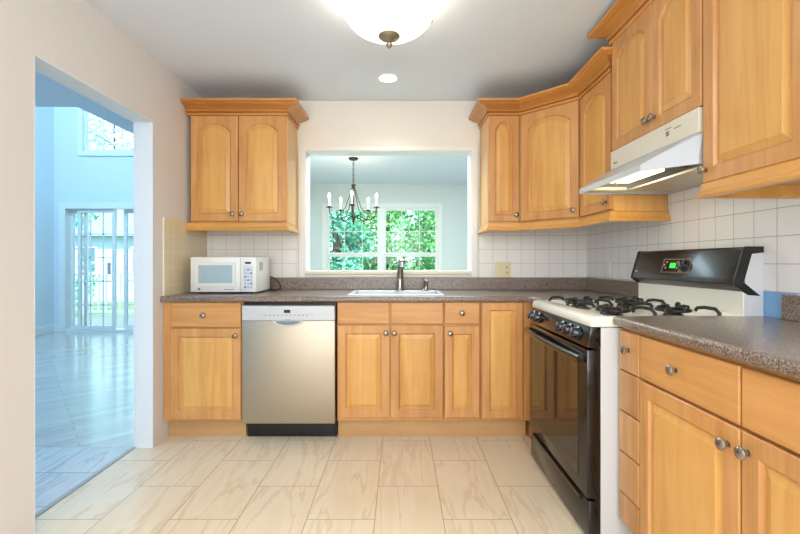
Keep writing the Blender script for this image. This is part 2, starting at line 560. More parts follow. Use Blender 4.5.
BARK = plain('tree_bark', (96, 78, 60), 0.9, bump=0.8, bscale=40)
LEAF_A = leafmat('bright_green_leaves', (60, 140, 84), (120, 196, 120), (204, 236, 160))
LEAF_B = leafmat('blue_green_leaves', (40, 134, 112), (96, 190, 156), (190, 232, 206))
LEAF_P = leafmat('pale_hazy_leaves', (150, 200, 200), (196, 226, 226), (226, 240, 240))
SIDING = plain('pale_house_siding', (200, 216, 228), 0.7, var=0.05)
ROOFM = plain('grey_roof_shingle', (140, 150, 160), 0.8, bump=0.5, bscale=30, var=0.2)
DECKW = plain('weathered_deck_wood', (186, 184, 176), 0.7, bump=0.3, bscale=60, var=0.2)

def plank_floor(name):
    m, nt, N, L, p = newmat(name)
    tc = N.new('ShaderNodeTexCoord'); mp = N.new('ShaderNodeMapping')
    mp.inputs['Location'].default_value = (40, 40, 0)
    mp.inputs['Rotation'].default_value = (0, 0, radians(-42))
    L.new(tc.outputs['Object'], mp.inputs['Vector'])
    br = N.new('ShaderNodeTexBrick'); br.offset = 0.37; br.inputs['Scale'].default_value = 1
    br.inputs['Brick Width'].default_value = 1.1; br.inputs['Row Height'].default_value = 0.083
    br.inputs['Mortar Size'].default_value = 0.0012
    br.inputs['Color1'].default_value = lin((196, 184, 170)); br.inputs['Color2'].default_value = lin((214, 204, 192))
    br.inputs['Mortar'].default_value = lin((92, 78, 62))
    L.new(mp.outputs[0], br.inputs['Vector'])
    n = N.new('ShaderNodeTexNoise'); n.inputs['Scale'].default_value = 18; n.inputs['Detail'].default_value = 5
    m2 = N.new('ShaderNodeMapping'); m2.inputs['Scale'].default_value = (0.1, 1, 1)
    L.new(mp.outputs[0], m2.inputs['Vector']); L.new(m2.outputs[0], n.inputs['Vector'])
    mx = N.new('ShaderNodeMix'); mx.data_type = 'RGBA'; mx.blend_type = 'MULTIPLY'; mx.inputs[0].default_value = 0.4
    L.new(br.outputs['Color'], mx.inputs[6]); L.new(n.outputs['Color'], mx.inputs[7])
    L.new(br.outputs['Color'], mx.inputs[6])
    gr = N.new('ShaderNodeMapRange'); gr.inputs['To Min'].default_value = 0.6; gr.inputs['To Max'].default_value = 1.25
    L.new(n.outputs['Fac'], gr.inputs['Value']); L.new(gr.outputs['Result'], mx.inputs[7])
    L.new(mx.outputs[2], p.inputs['Base Color'])
    p.inputs['Roughness'].default_value = 0.22
    p.inputs['Coat Weight'].default_value = 1.0
    p.inputs['Coat Roughness'].default_value = 0.13
    return m
PLANK = plank_floor('light_wood_plank_floor')

# ------------------------------------------------------------------ room shell
XL, XR, YB = -1.538, 1.492, 3.38      # kitchen left, right and back wall faces
XLO = XL - 0.118                      # far face of the left wall
ZC = 2.437
YREAR = -2.45
YF = 7.0                              # far wall of dining and living rooms
XH = -5.70                            # left wall of the living room

b = BM(); box(b, XLO, XR + .15, YREAR, YB + .0, -0.06, 0.0)
fl = struct('floor', b, FLOORM)
b = BM(); box(b, XH, XLO, YREAR, 2.653, -0.06, 0.0); struct('floor', b, HALLM)
b = BM(); box(b, XH, XLO, 2.653, YF, -0.06, 0.0); struct('floor', b, PLANK)
b = BM(); box(b, XLO, 2.6, YB, YF, -0.06, 0.0); struct('floor', b, PLANK)

# back wall with the pass-through opening
OX0, OX1, OZ0, OZ1 = at(305.7, 0, YB).x, at(471.0, 0, YB).x, 1.058, 2.038
TB = 0.145
b = BM()
box(b, XLO, OX0, YB, YB + TB, 0, ZC)
box(b, OX1, 2.6, YB, YB + TB, 0, ZC)
box(b, OX0, OX1, YB, YB + TB, 0, OZ0)
box(b, OX0, OX1, YB, YB + TB, OZ1, ZC)
wall_back = struct('wall_back', b, WALLB)
# left wall with doorway to the hall
DY0, DY1, DZ = 1.786, 2.648, 2.030
b = BM()
box(b, XLO, XL, YREAR, DY0, 0, ZC)
box(b, XLO, XL, DY1, YB, 0, ZC)
box(b, XLO, XL, DY0, DY1, DZ, ZC)
wall_left = struct('wall_left', b, WALLK)
# right wall
b = BM(); box(b, XR, XR + .15, YREAR, YB, 0, ZC)
wall_right = struct('wall_right', b, WALLB)
b = BM()
box(b, XLO, -1.3, YREAR - .1, YREAR, 0, ZC); box(b, 1.3, XR + .15, YREAR - .1, YREAR, 0, ZC)
box(b, -1.3, 1.3, YREAR - .1, YREAR, 0, .72); box(b, -1.3, 1.3, YREAR - .1, YREAR, 2.38, ZC)
box(b, -1.3, 1.3, YREAR - .1, YREAR - .08, .72, 2.38)
struct('wall_rear', b, WALLK)
b = BM(); box(b, XLO, XR + .15, YREAR, YB + TB, ZC, ZC + .08)
struct('ceiling', b, CEIL)

# white painted reveal of the doorway (corner bead flush in the opening)
b = BM()
box(b, XLO - .001, XL + .001, DY1 - .006, DY1, 0.0, DZ - .006)
box(b, XLO - .001, XL + .001, DY0, DY1, DZ - .006, DZ)
box(b, XLO - .001, XL + .001, DY0, DY0 + .004, 0.0, DZ - .006)
struct('trim_1', b, JAMBP)
b = BM(); box(b, XLO - .012, XLO + .014, DY0, DY1, 0, .006, .002)
struct('trim_2', b, plain('dull_threshold_strip', (176, 178, 178), 0.4, 0.3))

# tile backsplashes, thin tiled layers on the walls
b = BM()
box(b, XL + .008, OX0 - .055, YB - .008, YB, 1.0, 1.47)
box(b, OX1 + .055, XR - .008, YB - .008, YB, 1.0, 1.47)
obj('tile_panel', b, TILE_B, wall_back)
b = BM(); box(b, XL, XL + .008, 2.758, YB, .90, 1.447)
obj('tile_panel', b, TILE_L, wall_left)
b = BM()
box(b, XR - .008, XR, .35, YB - .008, 1.036, 1.80)
obj('tile_panel', b, TILE_R, wall_right)
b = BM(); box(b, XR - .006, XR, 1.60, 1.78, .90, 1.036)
obj('reflection_strip', b, BLUEREFL, wall_right, label='strip of wall below the tile, coloured with bluish reflected light')

# casing and ledge of the pass-through
b = BM()
yf = YB - .014
cw = .052
box(b, OX0 - cw, OX0, yf, YB, 1.034, OZ1 + cw * .6, .003)
box(b, OX1, OX1 + cw, yf, YB, 1.034, OZ1 + cw * .6, .003)
box(b, OX0, OX1, yf, YB, OZ1, OZ1 + cw * .6, .003)
struct('trim_3', b, TRIMW)
b = BM()
box(b, OX0, OX0 + .004, YB, YB + TB, OZ0 + .03, OZ1); box(b, OX1 - .004, OX1, YB, YB + TB, OZ0 + .03, OZ1)
box(b, OX0, OX1, YB, YB + TB, OZ1 - .004, OZ1)
struct('trim_4', b, JAMBP)
b = BM(); box(b, OX0 - .0, OX1 + .0, YB - .03, YB + TB + .03, 1.056, 1.086, .006)
struct('trim_5', b, LEDGE)
b = BM(); box(b, OX0 + .0, OX1 - .0, YB - .012, YB, 1.038, 1.055, .002)
struct('trim_6', b, TRIMW)

# dining room
WX0, WX1, WZ0, WZ1 = at(325.8, 0, YF).x, at(438.8, 0, YF).x, 0.55, at(0, 207, YF).z
b = BM()
box(b, XLO, WX0, YF, YF + .15, 0, ZC + .3); box(b, WX1, 2.6, YF, YF + .15, 0, ZC + .3)
box(b, WX0, WX1, YF, YF + .15, 0, WZ0); box(b, WX0, WX1, YF, YF + .15, WZ1, ZC + .3)
struct('wall_dining_far', b, WALLD)
b = BM(); box(b, 2.45, 2.6, YB + TB, YF, 0, ZC); struct('wall_dining_right', b, WALLD)
b = BM(); box(b, XLO, -1.56, YB + TB, YF, 0, ZC); struct('wall_dining_left', b, WALLD)
b = BM(); box(b, XLO, 2.6, YB + TB, YF, ZC, ZC + .08); struct('ceiling', b, CEIL)

def sash(bm, x0, x1, z0, z1, y, t=.035, d=.035):
    box(bm, x0, x0 + t, y, y + d, z0, z1); box(bm, x1 - t, x1, y, y + d, z0, z1)
    box(bm, x0 + t, x1 - t, y, y + d, z0, z0 + t); box(bm, x0 + t, x1 - t, y, y + d, z1 - t, z1)

def window(name, x0, x1, z0, z1, y, cols, meet, munt, label=None, casing=.06):
    b = BM()
    c = casing
    # casing on the wall face and box frame in the wall
    box(b, x0 - c, x0 + .012, y - .018, y, z0 - c, z1 + c, .003)
    box(b, x1 - .012, x1 + c, y - .018, y, z0 - c, z1 + c, .003)
    box(b, x0 + .012, x1 - .012, y - .018, y, z1 - .012, z1 + c, .003)
    box(b, x0 + .012, x1 - .012, y - .03, y, z0 - c, z0 + .01, .003)
    box(b, x0, x0 + .02, y, y + .12, z0, z1); box(b, x1 - .02, x1, y, y + .12, z0, z1)
    box(b, x0, x1, y, y + .12, z1 - .02, z1); box(b, x0, x1, y, y + .12, z0, z0 + .02)
    root = obj(name, b, TRIMW)
    root['kind'] = 'structure'
    n = len(cols) - 1
    for i in range(n):
        a, e = cols[i], cols[i + 1]
        if i: 
            b = BM(); box(b, a - .035, a + .035, y + .0, y + .12, z0 + .02, z1 - .02, .003); obj('mullion', b, TRIMW, root)
        a2 = a + (.035 if i else .02); e2 = e - (.035 if i < n - 1 else .02)
        segs = [(meet, z1 - .02, .03), (z0 + .02, meet, .06)] if meet else [(z0 + .02, z1 - .02, .03)]
        for (s0, s1, yo) in segs:
            b = BM(); sash(b, a2, e2, s0, s1, y + yo)
            if munt:
                mc, mr = munt
                for k in range(1, mc):
                    xx = a2 + (e2 - a2) * k / mc; box(b, xx - .005, xx + .005, y + yo + .005, y + yo + .02, s0 + .02, s1 - .02)
                for k in range(1, mr):
                    zz = s0 + (s1 - s0) * k / mr; box(b, a2 + .02, e2 - .02, y + yo + .005, y + yo + .02, zz - .005, zz + .005)
            sh = obj('sash', b, TRIMW, root)
            b = BM(); box(b, a2 + .03, e2 - .03, y + yo + .021, y + yo + .025, s0 + .03, s1 - .03)
            obj('pane', b, GLASS, sh)
    return root

window('window_1', WX0, WX1, WZ0, WZ1, YF, [WX0, at(381.5, 0, YF).x, WX1], at(0, 254.5, YF).z, (3, 2))

# living room: two-storey, with the sliding door and the window above it
SX0, SX1, SZ1 = at(64, 0, YF).x, -2.9, 2.06
UX0, UX1, UZ0, UZ1 = at(82, 0, YF).x, -2.9, at(0, 152.5, YF).z, 4.05
ZL = 5.0
b = BM()
box(b, XH - .15, SX0, YF, YF + .15, 0, ZL)
box(b, SX1, XLO, YF, YF + .15, 0, ZL)
box(b, SX0, SX1, YF, YF + .15, SZ1, UZ0)
box(b, SX0, UX0, YF, YF + .15, UZ0, UZ1); box(b, SX0, SX1, YF, YF + .15, UZ1, ZL)
struct('wall_living_far', b, WALLL)
b = BM(); box(b, XH - .15, XH, YREAR, YF, 0, ZL); struct('wall_living_left', b, WALLL)
b = BM(); box(b, XH, XLO, YREAR - .1, YREAR, 0, ZL); struct('wall_hall_rear', b, WALLL)
b = BM(); box(b, XLO, -1.56, YREAR, YF, ZC + .08, ZL); struct('wall_living_right', b, WALLL)
b = BM(); box(b, XH - .15, -1.5, YREAR - .1, YF + .15, ZL, ZL + .1); struct('ceiling', b, CEIL)
# low hall ceiling (upper floor above), L-shaped
b = BM(); box(b, XH, XLO, YREAR, 3.515, ZC, ZC + .3); box(b, -2.67, XLO, 3.515, YF, ZC, ZC + .3)
struct('ceiling', b, CEIL)
b = BM()
box(b, XH, XH + .015, 2.7, YF, 0, .12, .004)
struct('baseboard_left', b, TRIMW)
b = BM(); box(b, XH, SX0 - .06, YF - .015, YF, 0, .12, .004)
struct('baseboard_far', b, TRIMW)
window('window_2', UX0, UX1, UZ0, UZ1, YF, [UX0, -3.95, UX1], None, (4, 3))

# sliding patio door
b = BM()
box(b, SX0 - .07, SX0 + .03, YF - .02, YF, 0, SZ1 + .07, .004)
box(b, SX1 - .03, SX1 + .07, YF - .02, YF, 0, SZ1 + .07, .004)
box(b, SX0 + .03, SX1 - .03, YF - .02, YF, SZ1 - .03, SZ1 + .07, .004)
box(b, SX0, SX0 + .03, YF, YF + .14, 0, SZ1); box(b, SX1 - .03, SX1, YF, YF + .14, 0, SZ1)
box(b, SX0, SX1, YF, YF + .14, SZ1 - .03, SZ1); box(b, SX0, SX1, YF, YF + .14, 0, .04)
door1 = obj('door_1', b, TRIMW); door1['kind'] = 'structure'
px_edges = [(at(66, 0, YF).x, at(83, 0, YF).x, .09), (at(76, 0, YF).x, at(114, 0, YF).x, .03),
            (at(120, 0, YF).x, -3.55, .09), (-3.6, -2.95, .03)]
for k, (xa, xb, yo) in enumerate(px_edges):
    b = BM(); sash(b, xa, xb, .045, SZ1 - .035, YF + yo, .055, .04)
    mc = 2 if k < 2 else 2
    for j in range(1, 3 if k == 1 else 2):
        xx = xa + (xb - xa) * j / (3 if k == 1 else 2); box(b, xx - .01, xx + .01, YF + yo + .008, YF + yo + .02, .1, SZ1 - .05)
    for j in range(1, 5):
        zz = .05 + (SZ1 - .1) * j / 5; box(b, xa + .04, xb - .04, YF + yo + .008, YF + yo + .02, zz - .01, zz + .01)
    pn = obj('door_panel', b, TRIMW, door1)
    b = BM(); box(b, xa + .05, xb - .05, YF + yo + .022, YF + yo + .027, .09, SZ1 - .08); obj('pane', b, GLASS, pn)
b = BM(); box(b, at(107, 0, 6.98).x, at(109, 0, 6.98).x, YF - .02, YF + .03, .95, 1.15, .006)
obj('door_handle', b, SILVER, door1)
# made-up window frame around the unseen rear fill lamp, wall closed behind
b = BM(); sash(b, -1.35, 1.35, .70, 2.40, YREAR - .0, .06, .06); obj('rear_fill_frame', b, TRIMW)['kind'] = 'structure'

# ------------------------------------------------------------------ cabinet building blocks (local frame: front faces -Y)
def door_bm(w, h, arch=False, t=.02, st=.052, rise=.052, plainfront=False):
    b = bmesh.new()
    K = 14
    def outline(ins, y, kind):
        # kind outer: rectangle inset by ins; inner: panel opening inset by ins
        pts = []
        if kind == 'o':
            x0, x1, z0, z1 = ins, w - ins, ins, h - ins
        else:
            x0, x1, z0, z1 = st + ins, w - st - ins, st + ins, h - st - ins
        pts.append((x0, z0)); pts.append((x1, z0))
        shoulder = .0
        zt = z1
        if kind == 'i' and arch:
            zt = z1 - rise
        pts.append((x1, zt))
        sh = .035
        for k in range(K + 1):
            u = k / K
            x = x1 + (x0 - x1) * (sh + (1 - 2 * sh) * u) if (kind == 'i' and arch) else x1 + (x0 - x1) * (.05 + .9 * u)
            if kind == 'i' and arch:
                z = zt + .004 + (rise - .004) * (1 - abs(2 * u - 1) ** 2.5)
            else:
                z = zt
            pts.append((x, z))
        pts.append((x0, zt))
        return [b.verts.new((x, y, z)) for x, z in pts]
    loops = [outline(0, 0, 'o'), outline(0, -t + .003, 'o'), outline(.003, -t, 'o')]
    if not plainfront:
        loops += [outline(0, -t, 'i'), outline(.003, -t + .004, 'i'), outline(.006, -t + .009, 'i'),
                  outline(.010, -t + .011, 'i'), outline(.034, -t + .002, 'i'), outline(.0345, -t + .001, 'i')]
    else:
        loops += [outline(.010, -t, 'o')]
    n = len(loops[0])
    for A, B in zip(loops, loops[1:]):
        for k in range(n):
            b.faces.new((A[k], A[(k + 1) % n], B[(k + 1) % n], B[k]))
    b.faces.new(loops[0][::-1]); b.faces.new(loops[-1])
    if not plainfront:
        inner = set(v for L_ in loops[6:] for v in L_)
        for f in b.faces:
            if all(v in inner for v in f.verts): f.material_index = 1
    bmesh.ops.recalc_face_normals(b, faces=list(b.faces))
    return b

def T(x, y, z):
    return Matrix.Translation((x, y, z))

def knob_part(parent, x, y, z, s=1.12):
    """mushroom knob, local frame, sticking out to -Y"""
    b = BM()
    lathe(b, [(0, 0), (.009 * s, 0), (.009 * s, .002), (.0055 * s, .004), (.005 * s, .012), (.008 * s, .015),
              (.0145 * s, .018), (.0155 * s, .021), (.013 * s, .025), (.007 * s, .0275), (0, .028)], (x, y, z), '-y', 20)
    o = obj('knob', b, NICKEL, parent, local=True, smooth=40)
    return o

def door_part(root, x, y, z, w, h, arch=False, knob=None, name='door', mat=None, plainfront=False, st=.052):
    b = door_bm(w, h, arch, plainfront=plainfront, st=st)
    b.transform(T(x, y, z))
    o = obj(name, b, (mat or MAPLE) if plainfront else [MAPLE, PANEL], root, local=True)
    if knob: knob_part(o, x + knob[0], y - .0195, z + knob[1])
    return o

def body_part(root, x0, x1, y0, y1, z0, z1, name='body', mat=None):
    b = BM(); box(b, x0, x1, y0, y1, z0, z1, .0015, 1)
    return obj(name, b, mat or MAPLE, root, local=True)

# ------------------------------------------------------------------ base cabinets along the back wall
YD = 2.76                  # carcass face; door fronts at 2.74
CT = 0.935                 # countertop height
kx = YD / F
def bx(px): return (px - CX) * 2.745 / F
ZB = 0.125                 # bottom of carcass
CB = 0.899                 # top of carcass

def base_root(name, label, x0, x1, group='maple base cabinets'):
    xm = (x0 + x1) / 2
    r = thing(name, label, 'cabinet', (xm, YD, 0), 0, group)
    return r, x0 - xm, x1 - xm, xm

def toe(root, a, e, y=.075, h=ZB):
    b = BM(); box(b, a, e, y, y + .015, 0.0, h); return obj('toe_kick', b, KICK, root, local=True)

# left of the dishwasher
r, a, e, xm = base_root('base_cabinet', 'maple base cabinet under the microwave, left of the dishwasher', XL + .004, bx(242))
body_part(r, a, e, 0, .60, ZB, CB)
body_part(r, a, e, .075, .60, 0, ZB, 'plinth', KICK)
toe(r, a, e, .06)
door_part(r, bx(171.5) - xm, 0, .734, bx(241) - bx(171.5), .157, plainfront=True, name='drawer', mat=MAPLEX, knob=((bx(204) - bx(171.5)), .078))
door_part(r, bx(170.5) - xm, 0, .138, bx(241) - bx(170.5), .588, knob=(bx(236) - bx(170.5), .588 - .045))

# sink base
r, a, e, xm = base_root('base_cabinet', 'wide two-door maple base cabinet beneath the sink', bx(337), bx(443.7))
body_part(r, a, e, 0, .56, ZB, .70)
b = BM()
box(b, a, e, 0, .02, .70, CB); box(b, a, a + .018, .02, .56, .70, CB); box(b, e - .018, e, .02, .56, .70, CB)
obj('front_frame', b, MAPLE, r, local=True)
body_part(r, a, e, .075, .60, 0, ZB, 'plinth', KICK)
b = BM(); box(b, bx(336.6), bx(529), YD + .058, YD + .073, 0, ZB - .001)
tag(obj('toe_kick_board', b, KICK, loc=(0, YD, 0)), 'pale wooden toe-kick board under the sink cabinets, right of the dishwasher', 'toe kick')
for p0, p1 in ((337.5, 389.3), (391.2, 443.0)):
    door_part(r, bx(p0) - xm, 0, .757, bx(p1) - bx(p0), .137, plainfront=True, name='false_drawer_front', mat=MAPLEX)
for p0, p1, kk in ((337.5, 389.6, 386), (390.6, 443.0, 394.5)):
    door_part(r, bx(p0) - xm, 0, .150, bx(p1) - bx(p0), .597, knob=(bx(kk) - bx(p0), .597 - .05))

# narrow cabinet
r, a, e, xm = base_root('base_cabinet', 'narrow maple base cabinet with one knobbed drawer, right of the sink doors', bx(444), bx(480.5))
body_part(r, a, e, 0, .60, ZB, CB)
body_part(r, a, e, .075, .60, 0, ZB, 'plinth', KICK)
door_part(r, bx(444.8) - xm, 0, .757, bx(479) - bx(444.8), .137, plainfront=True, name='drawer', mat=MAPLEX, knob=((bx(461.8) - bx(444.8)), .07))
door_part(r, bx(444.8) - xm, 0, .150, bx(479.3) - bx(444.8), .590, knob=(bx(450) - bx(444.8), .59 - .045), st=.048)

# corner cabinet, tall panel door without drawer
r, a, e, xm = base_root('base_cabinet', 'maple corner base cabinet with one tall knobless panel door beside the range', bx(481), XR - .006)
body_part(r, a, bx(531.5) - xm, 0, .60, ZB, CB)
body_part(r, bx(531.5) - xm, e, .0, .60, 0, CB, 'corner_body')
body_part(r, a, bx(528) - xm, .075, .60, 0, ZB, 'plinth', KICK)
door_part(r, bx(482) - xm, 0, .146, bx(522.5) - bx(482), .748, st=.048)
body_part(r, bx(524) - xm, bx(531) - xm, -.012, 0, .13, CB, 'filler_strip')
# short return toward the range
body_part(r, .88 - xm, e, -.235, 0, 0.0, CB, 'return_body')

# ------------------------------------------------------------------ dishwasher
dx0, dx1 = bx(243.3), bx(335.3)
xm = (dx0 + dx1) / 2
dw = thing('dishwasher', 'stainless steel dishwasher with a silver control strip, black kick plate', 'dishwasher', (xm, YD, 0))
def wx(n, b, m, parent=dw, **k): return obj(n, b, m, parent, **k)
b = BM(); box(b, dx0 - .003, dx1 + .003, YD + .012, YD + .56, .118, .893); wx('cabinet', b, BLACKP)
zt, zm, zb = .875, .778, .118
b = BM(); box(b, dx0, dx1, YD - .035, YD + .012, zb, zm, .004); door = wx('door', b, STEEL, smooth=30)
# control strip with the scooped handle below its middle
b = BM(); box(b, dx0, dx1, YD - .04, YD + .012, zm + .001, zt, .004); strip = wx('control_panel', b, SILVER)
cxh = (bx(275) + bx(303)) / 2
b = BM()
pts = [(cxh + .098 * math.cos(pi + pi * k / 20), zm + .001 + .036 * math.sin(pi + pi * k / 20)) for k in range(21)]
prism(b, pts, 'y', YD - .043, YD - .034, .0015)
wx('handle', b, SILVER, label='silver scooped pull handle')
b = BM()
pts = [(cxh + .078 * math.cos(pi + pi * k / 20), zm - .002 + .024 * math.sin(pi + pi * k / 20)) for k in range(21)]
prism(b, pts, 'y', YD - .0435, YD - .042)
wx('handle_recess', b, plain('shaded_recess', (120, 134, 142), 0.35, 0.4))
b = BM(); box(b, bx(285), bx(291.3), YD - .0412, YD - .039, .829, .849); wx('display', b, BLACK, strip)
for k in range(13):
    px = 262 + k * 4.1
    b = BM(); box(b, bx(px), bx(px + 1.6), YD - .0410, YD - .039, .812, .818); wx('button', b, plain('grey_button', (120, 126, 134), .4) if k == 0 else bpy.data.materials['grey_button'], strip)
for px in (264.0, 312.5):
    b = BM(); lathe(b, [(0, 0), (.012, 0), (.012, .002), (.009, .0025), (0, .0025)], (bx(px), YD - .04, .818), '-y', 20); wx('dial', b, SILVER, strip)
text('logo', 'BOSCH', .010, bpy.data.materials['grey_button'], strip, T(cxh, YD - .0412, .786) @ Matrix.Rotation(pi / 2, 4, 'X'))
b = BM(); box(b, dx0 + .004, dx1 - .001, YD + .055, YD + .07, 0, .1175); wx('kick_plate', b, BLACKP)

# ------------------------------------------------------------------ countertops
YC = 2.72                     # front edge of the counters at 2.708
SKX0, SKX1, SKY0, SKY1 = -.325, .272, 2.835, 3.235      # sink cut-out
nose = [(0.0, CB + .001), (.014, CB + .001), (.0185, CB + .005), (.0195, CB + .018), (.0185, CT - .009), (.015, CT - .003), (.009, CT), (0.0, CT)]
b = BM()
XRr = .84
y2 = 2.518
sx1_, yb_ = XR - .002, YB - .002
box(b, XL + .002, SKX0, YC + .02, yb_, CB + .001, CT)
box(b, SKX1, XRr + .02, YC + .02, yb_, CB + .001, CT)
box(b, SKX0, SKX1, YC + .02, SKY0, CB + .001, CT)
box(b, SKX0, SKX1, SKY1, yb_, CB + .001, CT)
box(b, XRr + .02, sx1_, y2, yb_, CB + .001, CT)
sweep(b, [(XL + .002, YC + .02), (XRr - .02, YC + .02), (XRr + .02, YC - .03), (XRr + .02, y2)], nose)
prism(b, [(XRr - .02, YC + .02), (XRr + .02, YC + .02), (XRr + .02, YC - .03)], 'z', CB + .001, CT)
ct = obj('countertop', b, COUNTER, None, smooth=35, loc=(0, YC, CT))
tag(ct, 'speckled brown laminate countertop along the back wall, holding sink and microwave', 'countertop')
b = BM()
box(b, XL + .009, XR - .022, YB - .028, YB - .008, CT, 1.031, .004)
obj('backsplash', b, COUNTER, ct)
b = BM()
box(b, XR - .028, XR - .008, 2.518, YB - .03, CT, 1.031, .004)
obj('backsplash', b, COUNTER, ct)

# near right counter
y1c = 1.727
b = BM()
box(b, .866 + .0195, XR - .009, .58, y1c, CB + .001, CT)
path = [(1.10, y1c - .0195), (.866 + .0195, y1c - .0195), (.866 + .0195, .58)]
sweep(b, [(.8855, y1c), (.8855, .58)], nose)
ct2 = obj('countertop', b, COUNTER, None, smooth=35, loc=(.8855, 1.2, CT))
tag(ct2, 'speckled brown laminate countertop in the right foreground, over drawers and doors', 'countertop')
b = BM(); box(b, XR - .030, XR - .009, .58, 1.632, CT, 1.031, .004)
obj('backsplash', b, COUNTER, ct2)

# ------------------------------------------------------------------ base cabinets along the right wall
XD = .905                    # carcass face (door fronts .885)
def base_right(label, yfar, ynear, group='maple base cabinets'):
    r = thing('base_cabinet', label, 'cabinet', (XD, yfar, 0), -pi / 2, group)   # local x runs toward the camera
    L = yfar - ynear
    body_part(r, 0, L, 0, .56, ZB - .02, CB)
    body_part(r, 0, L, .065, .56, 0, ZB - .02, 'plinth', KICK)
    return r, L
r, L = base_right('slim maple cabinet with a stack of five small drawers, next to the range', 1.722, 1.574)
zs = [.884, .723, .561, .398, .236, .118]
for k in range(5):
    door_part(r, .004, 0, zs[k + 1] + .004, L - .007, zs[k] - zs[k + 1] - .005, plainfront=True, name='drawer', mat=MAPLE,
              knob=((L - .007) * .5, .085) if k == 0 else None)
r, L = base_right('maple base cabinet with one wide drawer and large door, right of the slim drawer stack', 1.573, 1.106)
door_part(r, .003, 0, .728, L - .006, .155, plainfront=True, name='drawer', mat=MAPLEX, knob=(.205, .08))
door_part(r, .003, 0, .118, L - .006, .600, knob=(L - .045, .600 - .055))
r, L = base_right('foreground maple base cabinet cut by the right edge of the photo', 1.105, .60)
door_part(r, .003, 0, .728, L - .006, .155, plainfront=True, name='drawer', mat=MAPLEX, knob=(.25, .08))
door_part(r, .003, 0, .118, L - .006, .600, knob=(.020, .600 - .050))

# ------------------------------------------------------------------ wall cabinets
CROWN = [(-.02, -.016), (.006, -.016), (.009, -.012), (.009, .000), (-.004, .001), (-.004, .007), (.016, .009), (.020, .014), (.018, .021), (.008, .023), (.016, .031),
         (.034, .040), (.056, .047), (.066, .050), (.066, .054), (.076, .056), (.090, .062), (.092, .075), (-.02, .075)]
RAIL = [(-.02, 0.0), (.018, 0.0), (.021, .007), (.018, .015), (.010, .019), (.010, .023), (.005, .028), (.004, .052), (-.004, .058), (-.02, .058)]
def crown(parent, path, z, segs=None, name='crown_moulding'):
    b = BM(); sweep(b, path, [(o, z + h) for o, h in CROWN], segs)
    return obj(name, b, MAPLE_TRIM, parent)
def rail(parent, path, z, segs=None, name='light_rail'):
    b = BM(); sweep(b, path, [(o, z + h) for o, h in RAIL], segs)
    return obj(name, b, RAILM, parent)

YU = 3.07                    # carcass face of wall cabinets, door fronts at 3.05
Z0, Z1 = 1.438, 2.222        # carcass bottom and top
RZ = 1.380
def ux(px): return (px - CX) * 3.05 / F
x0, x1 = -1.512, -.8125
lc = thing('wall_cabinet', 'double-door maple wall cabinet hanging over the microwave', 'cabinet', ((x0 + x1) / 2, YU, Z0), 0, 'maple wall cabinets')
def lx(px): return ux(px) - (x0 + x1) / 2
body_part(lc, x0 - (x0 + x1) / 2, x1 - (x0 + x1) / 2, 0, YB - YU - .009, 0, Z1 - Z0, mat=MAPLE_PALE)
door_part(lc, lx(190.6), 0, .010, ux(237.9) - ux(190.6), .757, True, knob=(ux(232.8) - ux(190.6), .05))
door_part(lc, lx(238.7), 0, .010, ux(285.6) - ux(238.7), .757, True, knob=(ux(242.0) - ux(238.7), .05))
pl = [(XL + .004, YU - .02), (x1, YU - .02), (x1, YB - .009)]
crown(lc, pl, Z1, name='crown_moulding'); rail(lc, pl, RZ)
b = BM(); box(b, x0, x1 - .02, YU, YB - .01, RZ + .03, Z0); obj('bottom_panel', b, MAPLE_PALE, lc)

# right group: path of the door-front plane
XU = 1.162
A_ = (.634, YB - .009); B_ = (.634, YU - .02); C_ = (.862, YU - .02); D_ = (XU, YU - .02 - (XU - .862)); E_ = (XU, 2.345); G_ = (XR - .01, 2.345)
gp = [A_, B_, C_, D_, E_, G_]
# narrow one
nc = thing('wall_cabinet', 'narrow single-door maple wall cabinet, nearest the pass-through on its right', 'cabinet', (.634, YU, Z0), 0, 'maple wall cabinets')
body_part(nc, 0, .856 - .634, 0, YB - YU - .009, 0, Z1 - Z0, mat=MAPLE_PALE)
door_part(nc, ux(489.5) - .634, 0, .010, ux(519) - ux(489.5), .757, True, knob=(ux(516) - ux(489.5), .045), st=.042)
crown(nc, gp, Z1, (0, 2)); rail(nc, gp, RZ, (0, 2))
# diagonal corner
s2 = math.sqrt(.5)
ins = .02
C2 = (C_[0] + .0, YU); 
dc = thing('wall_cabinet', 'diagonal corner maple wall cabinet with one broad arched door', 'cabinet', (C_[0] + ins * s2 * 1.0, C_[1] + ins * s2, Z0), -pi / 4, 'maple wall cabinets')
b = BM()
q = .021
prism(b, [(C_[0] + .0, YU + .002), (C_[0] + .008, YU - .002), (D_[0] + .018, D_[1] + .008), (XU + .022, D_[1] - .0), (XR - .01, D_[1] - .0), (XR - .01, YB - .01), (C_[0], YB - .01)], 'z', Z0, Z1)
obj('body', b, MAPLE_PALE, dc)
Ld = math.hypot(D_[0] - C_[0], D_[1] - C_[1])
door_part(dc, .006, -.002, .010, Ld - .012, .757, True, knob=(Ld - .045, .045))
crown(dc, gp, Z1, (2, 3)); rail(dc, gp, RZ, (2, 3))
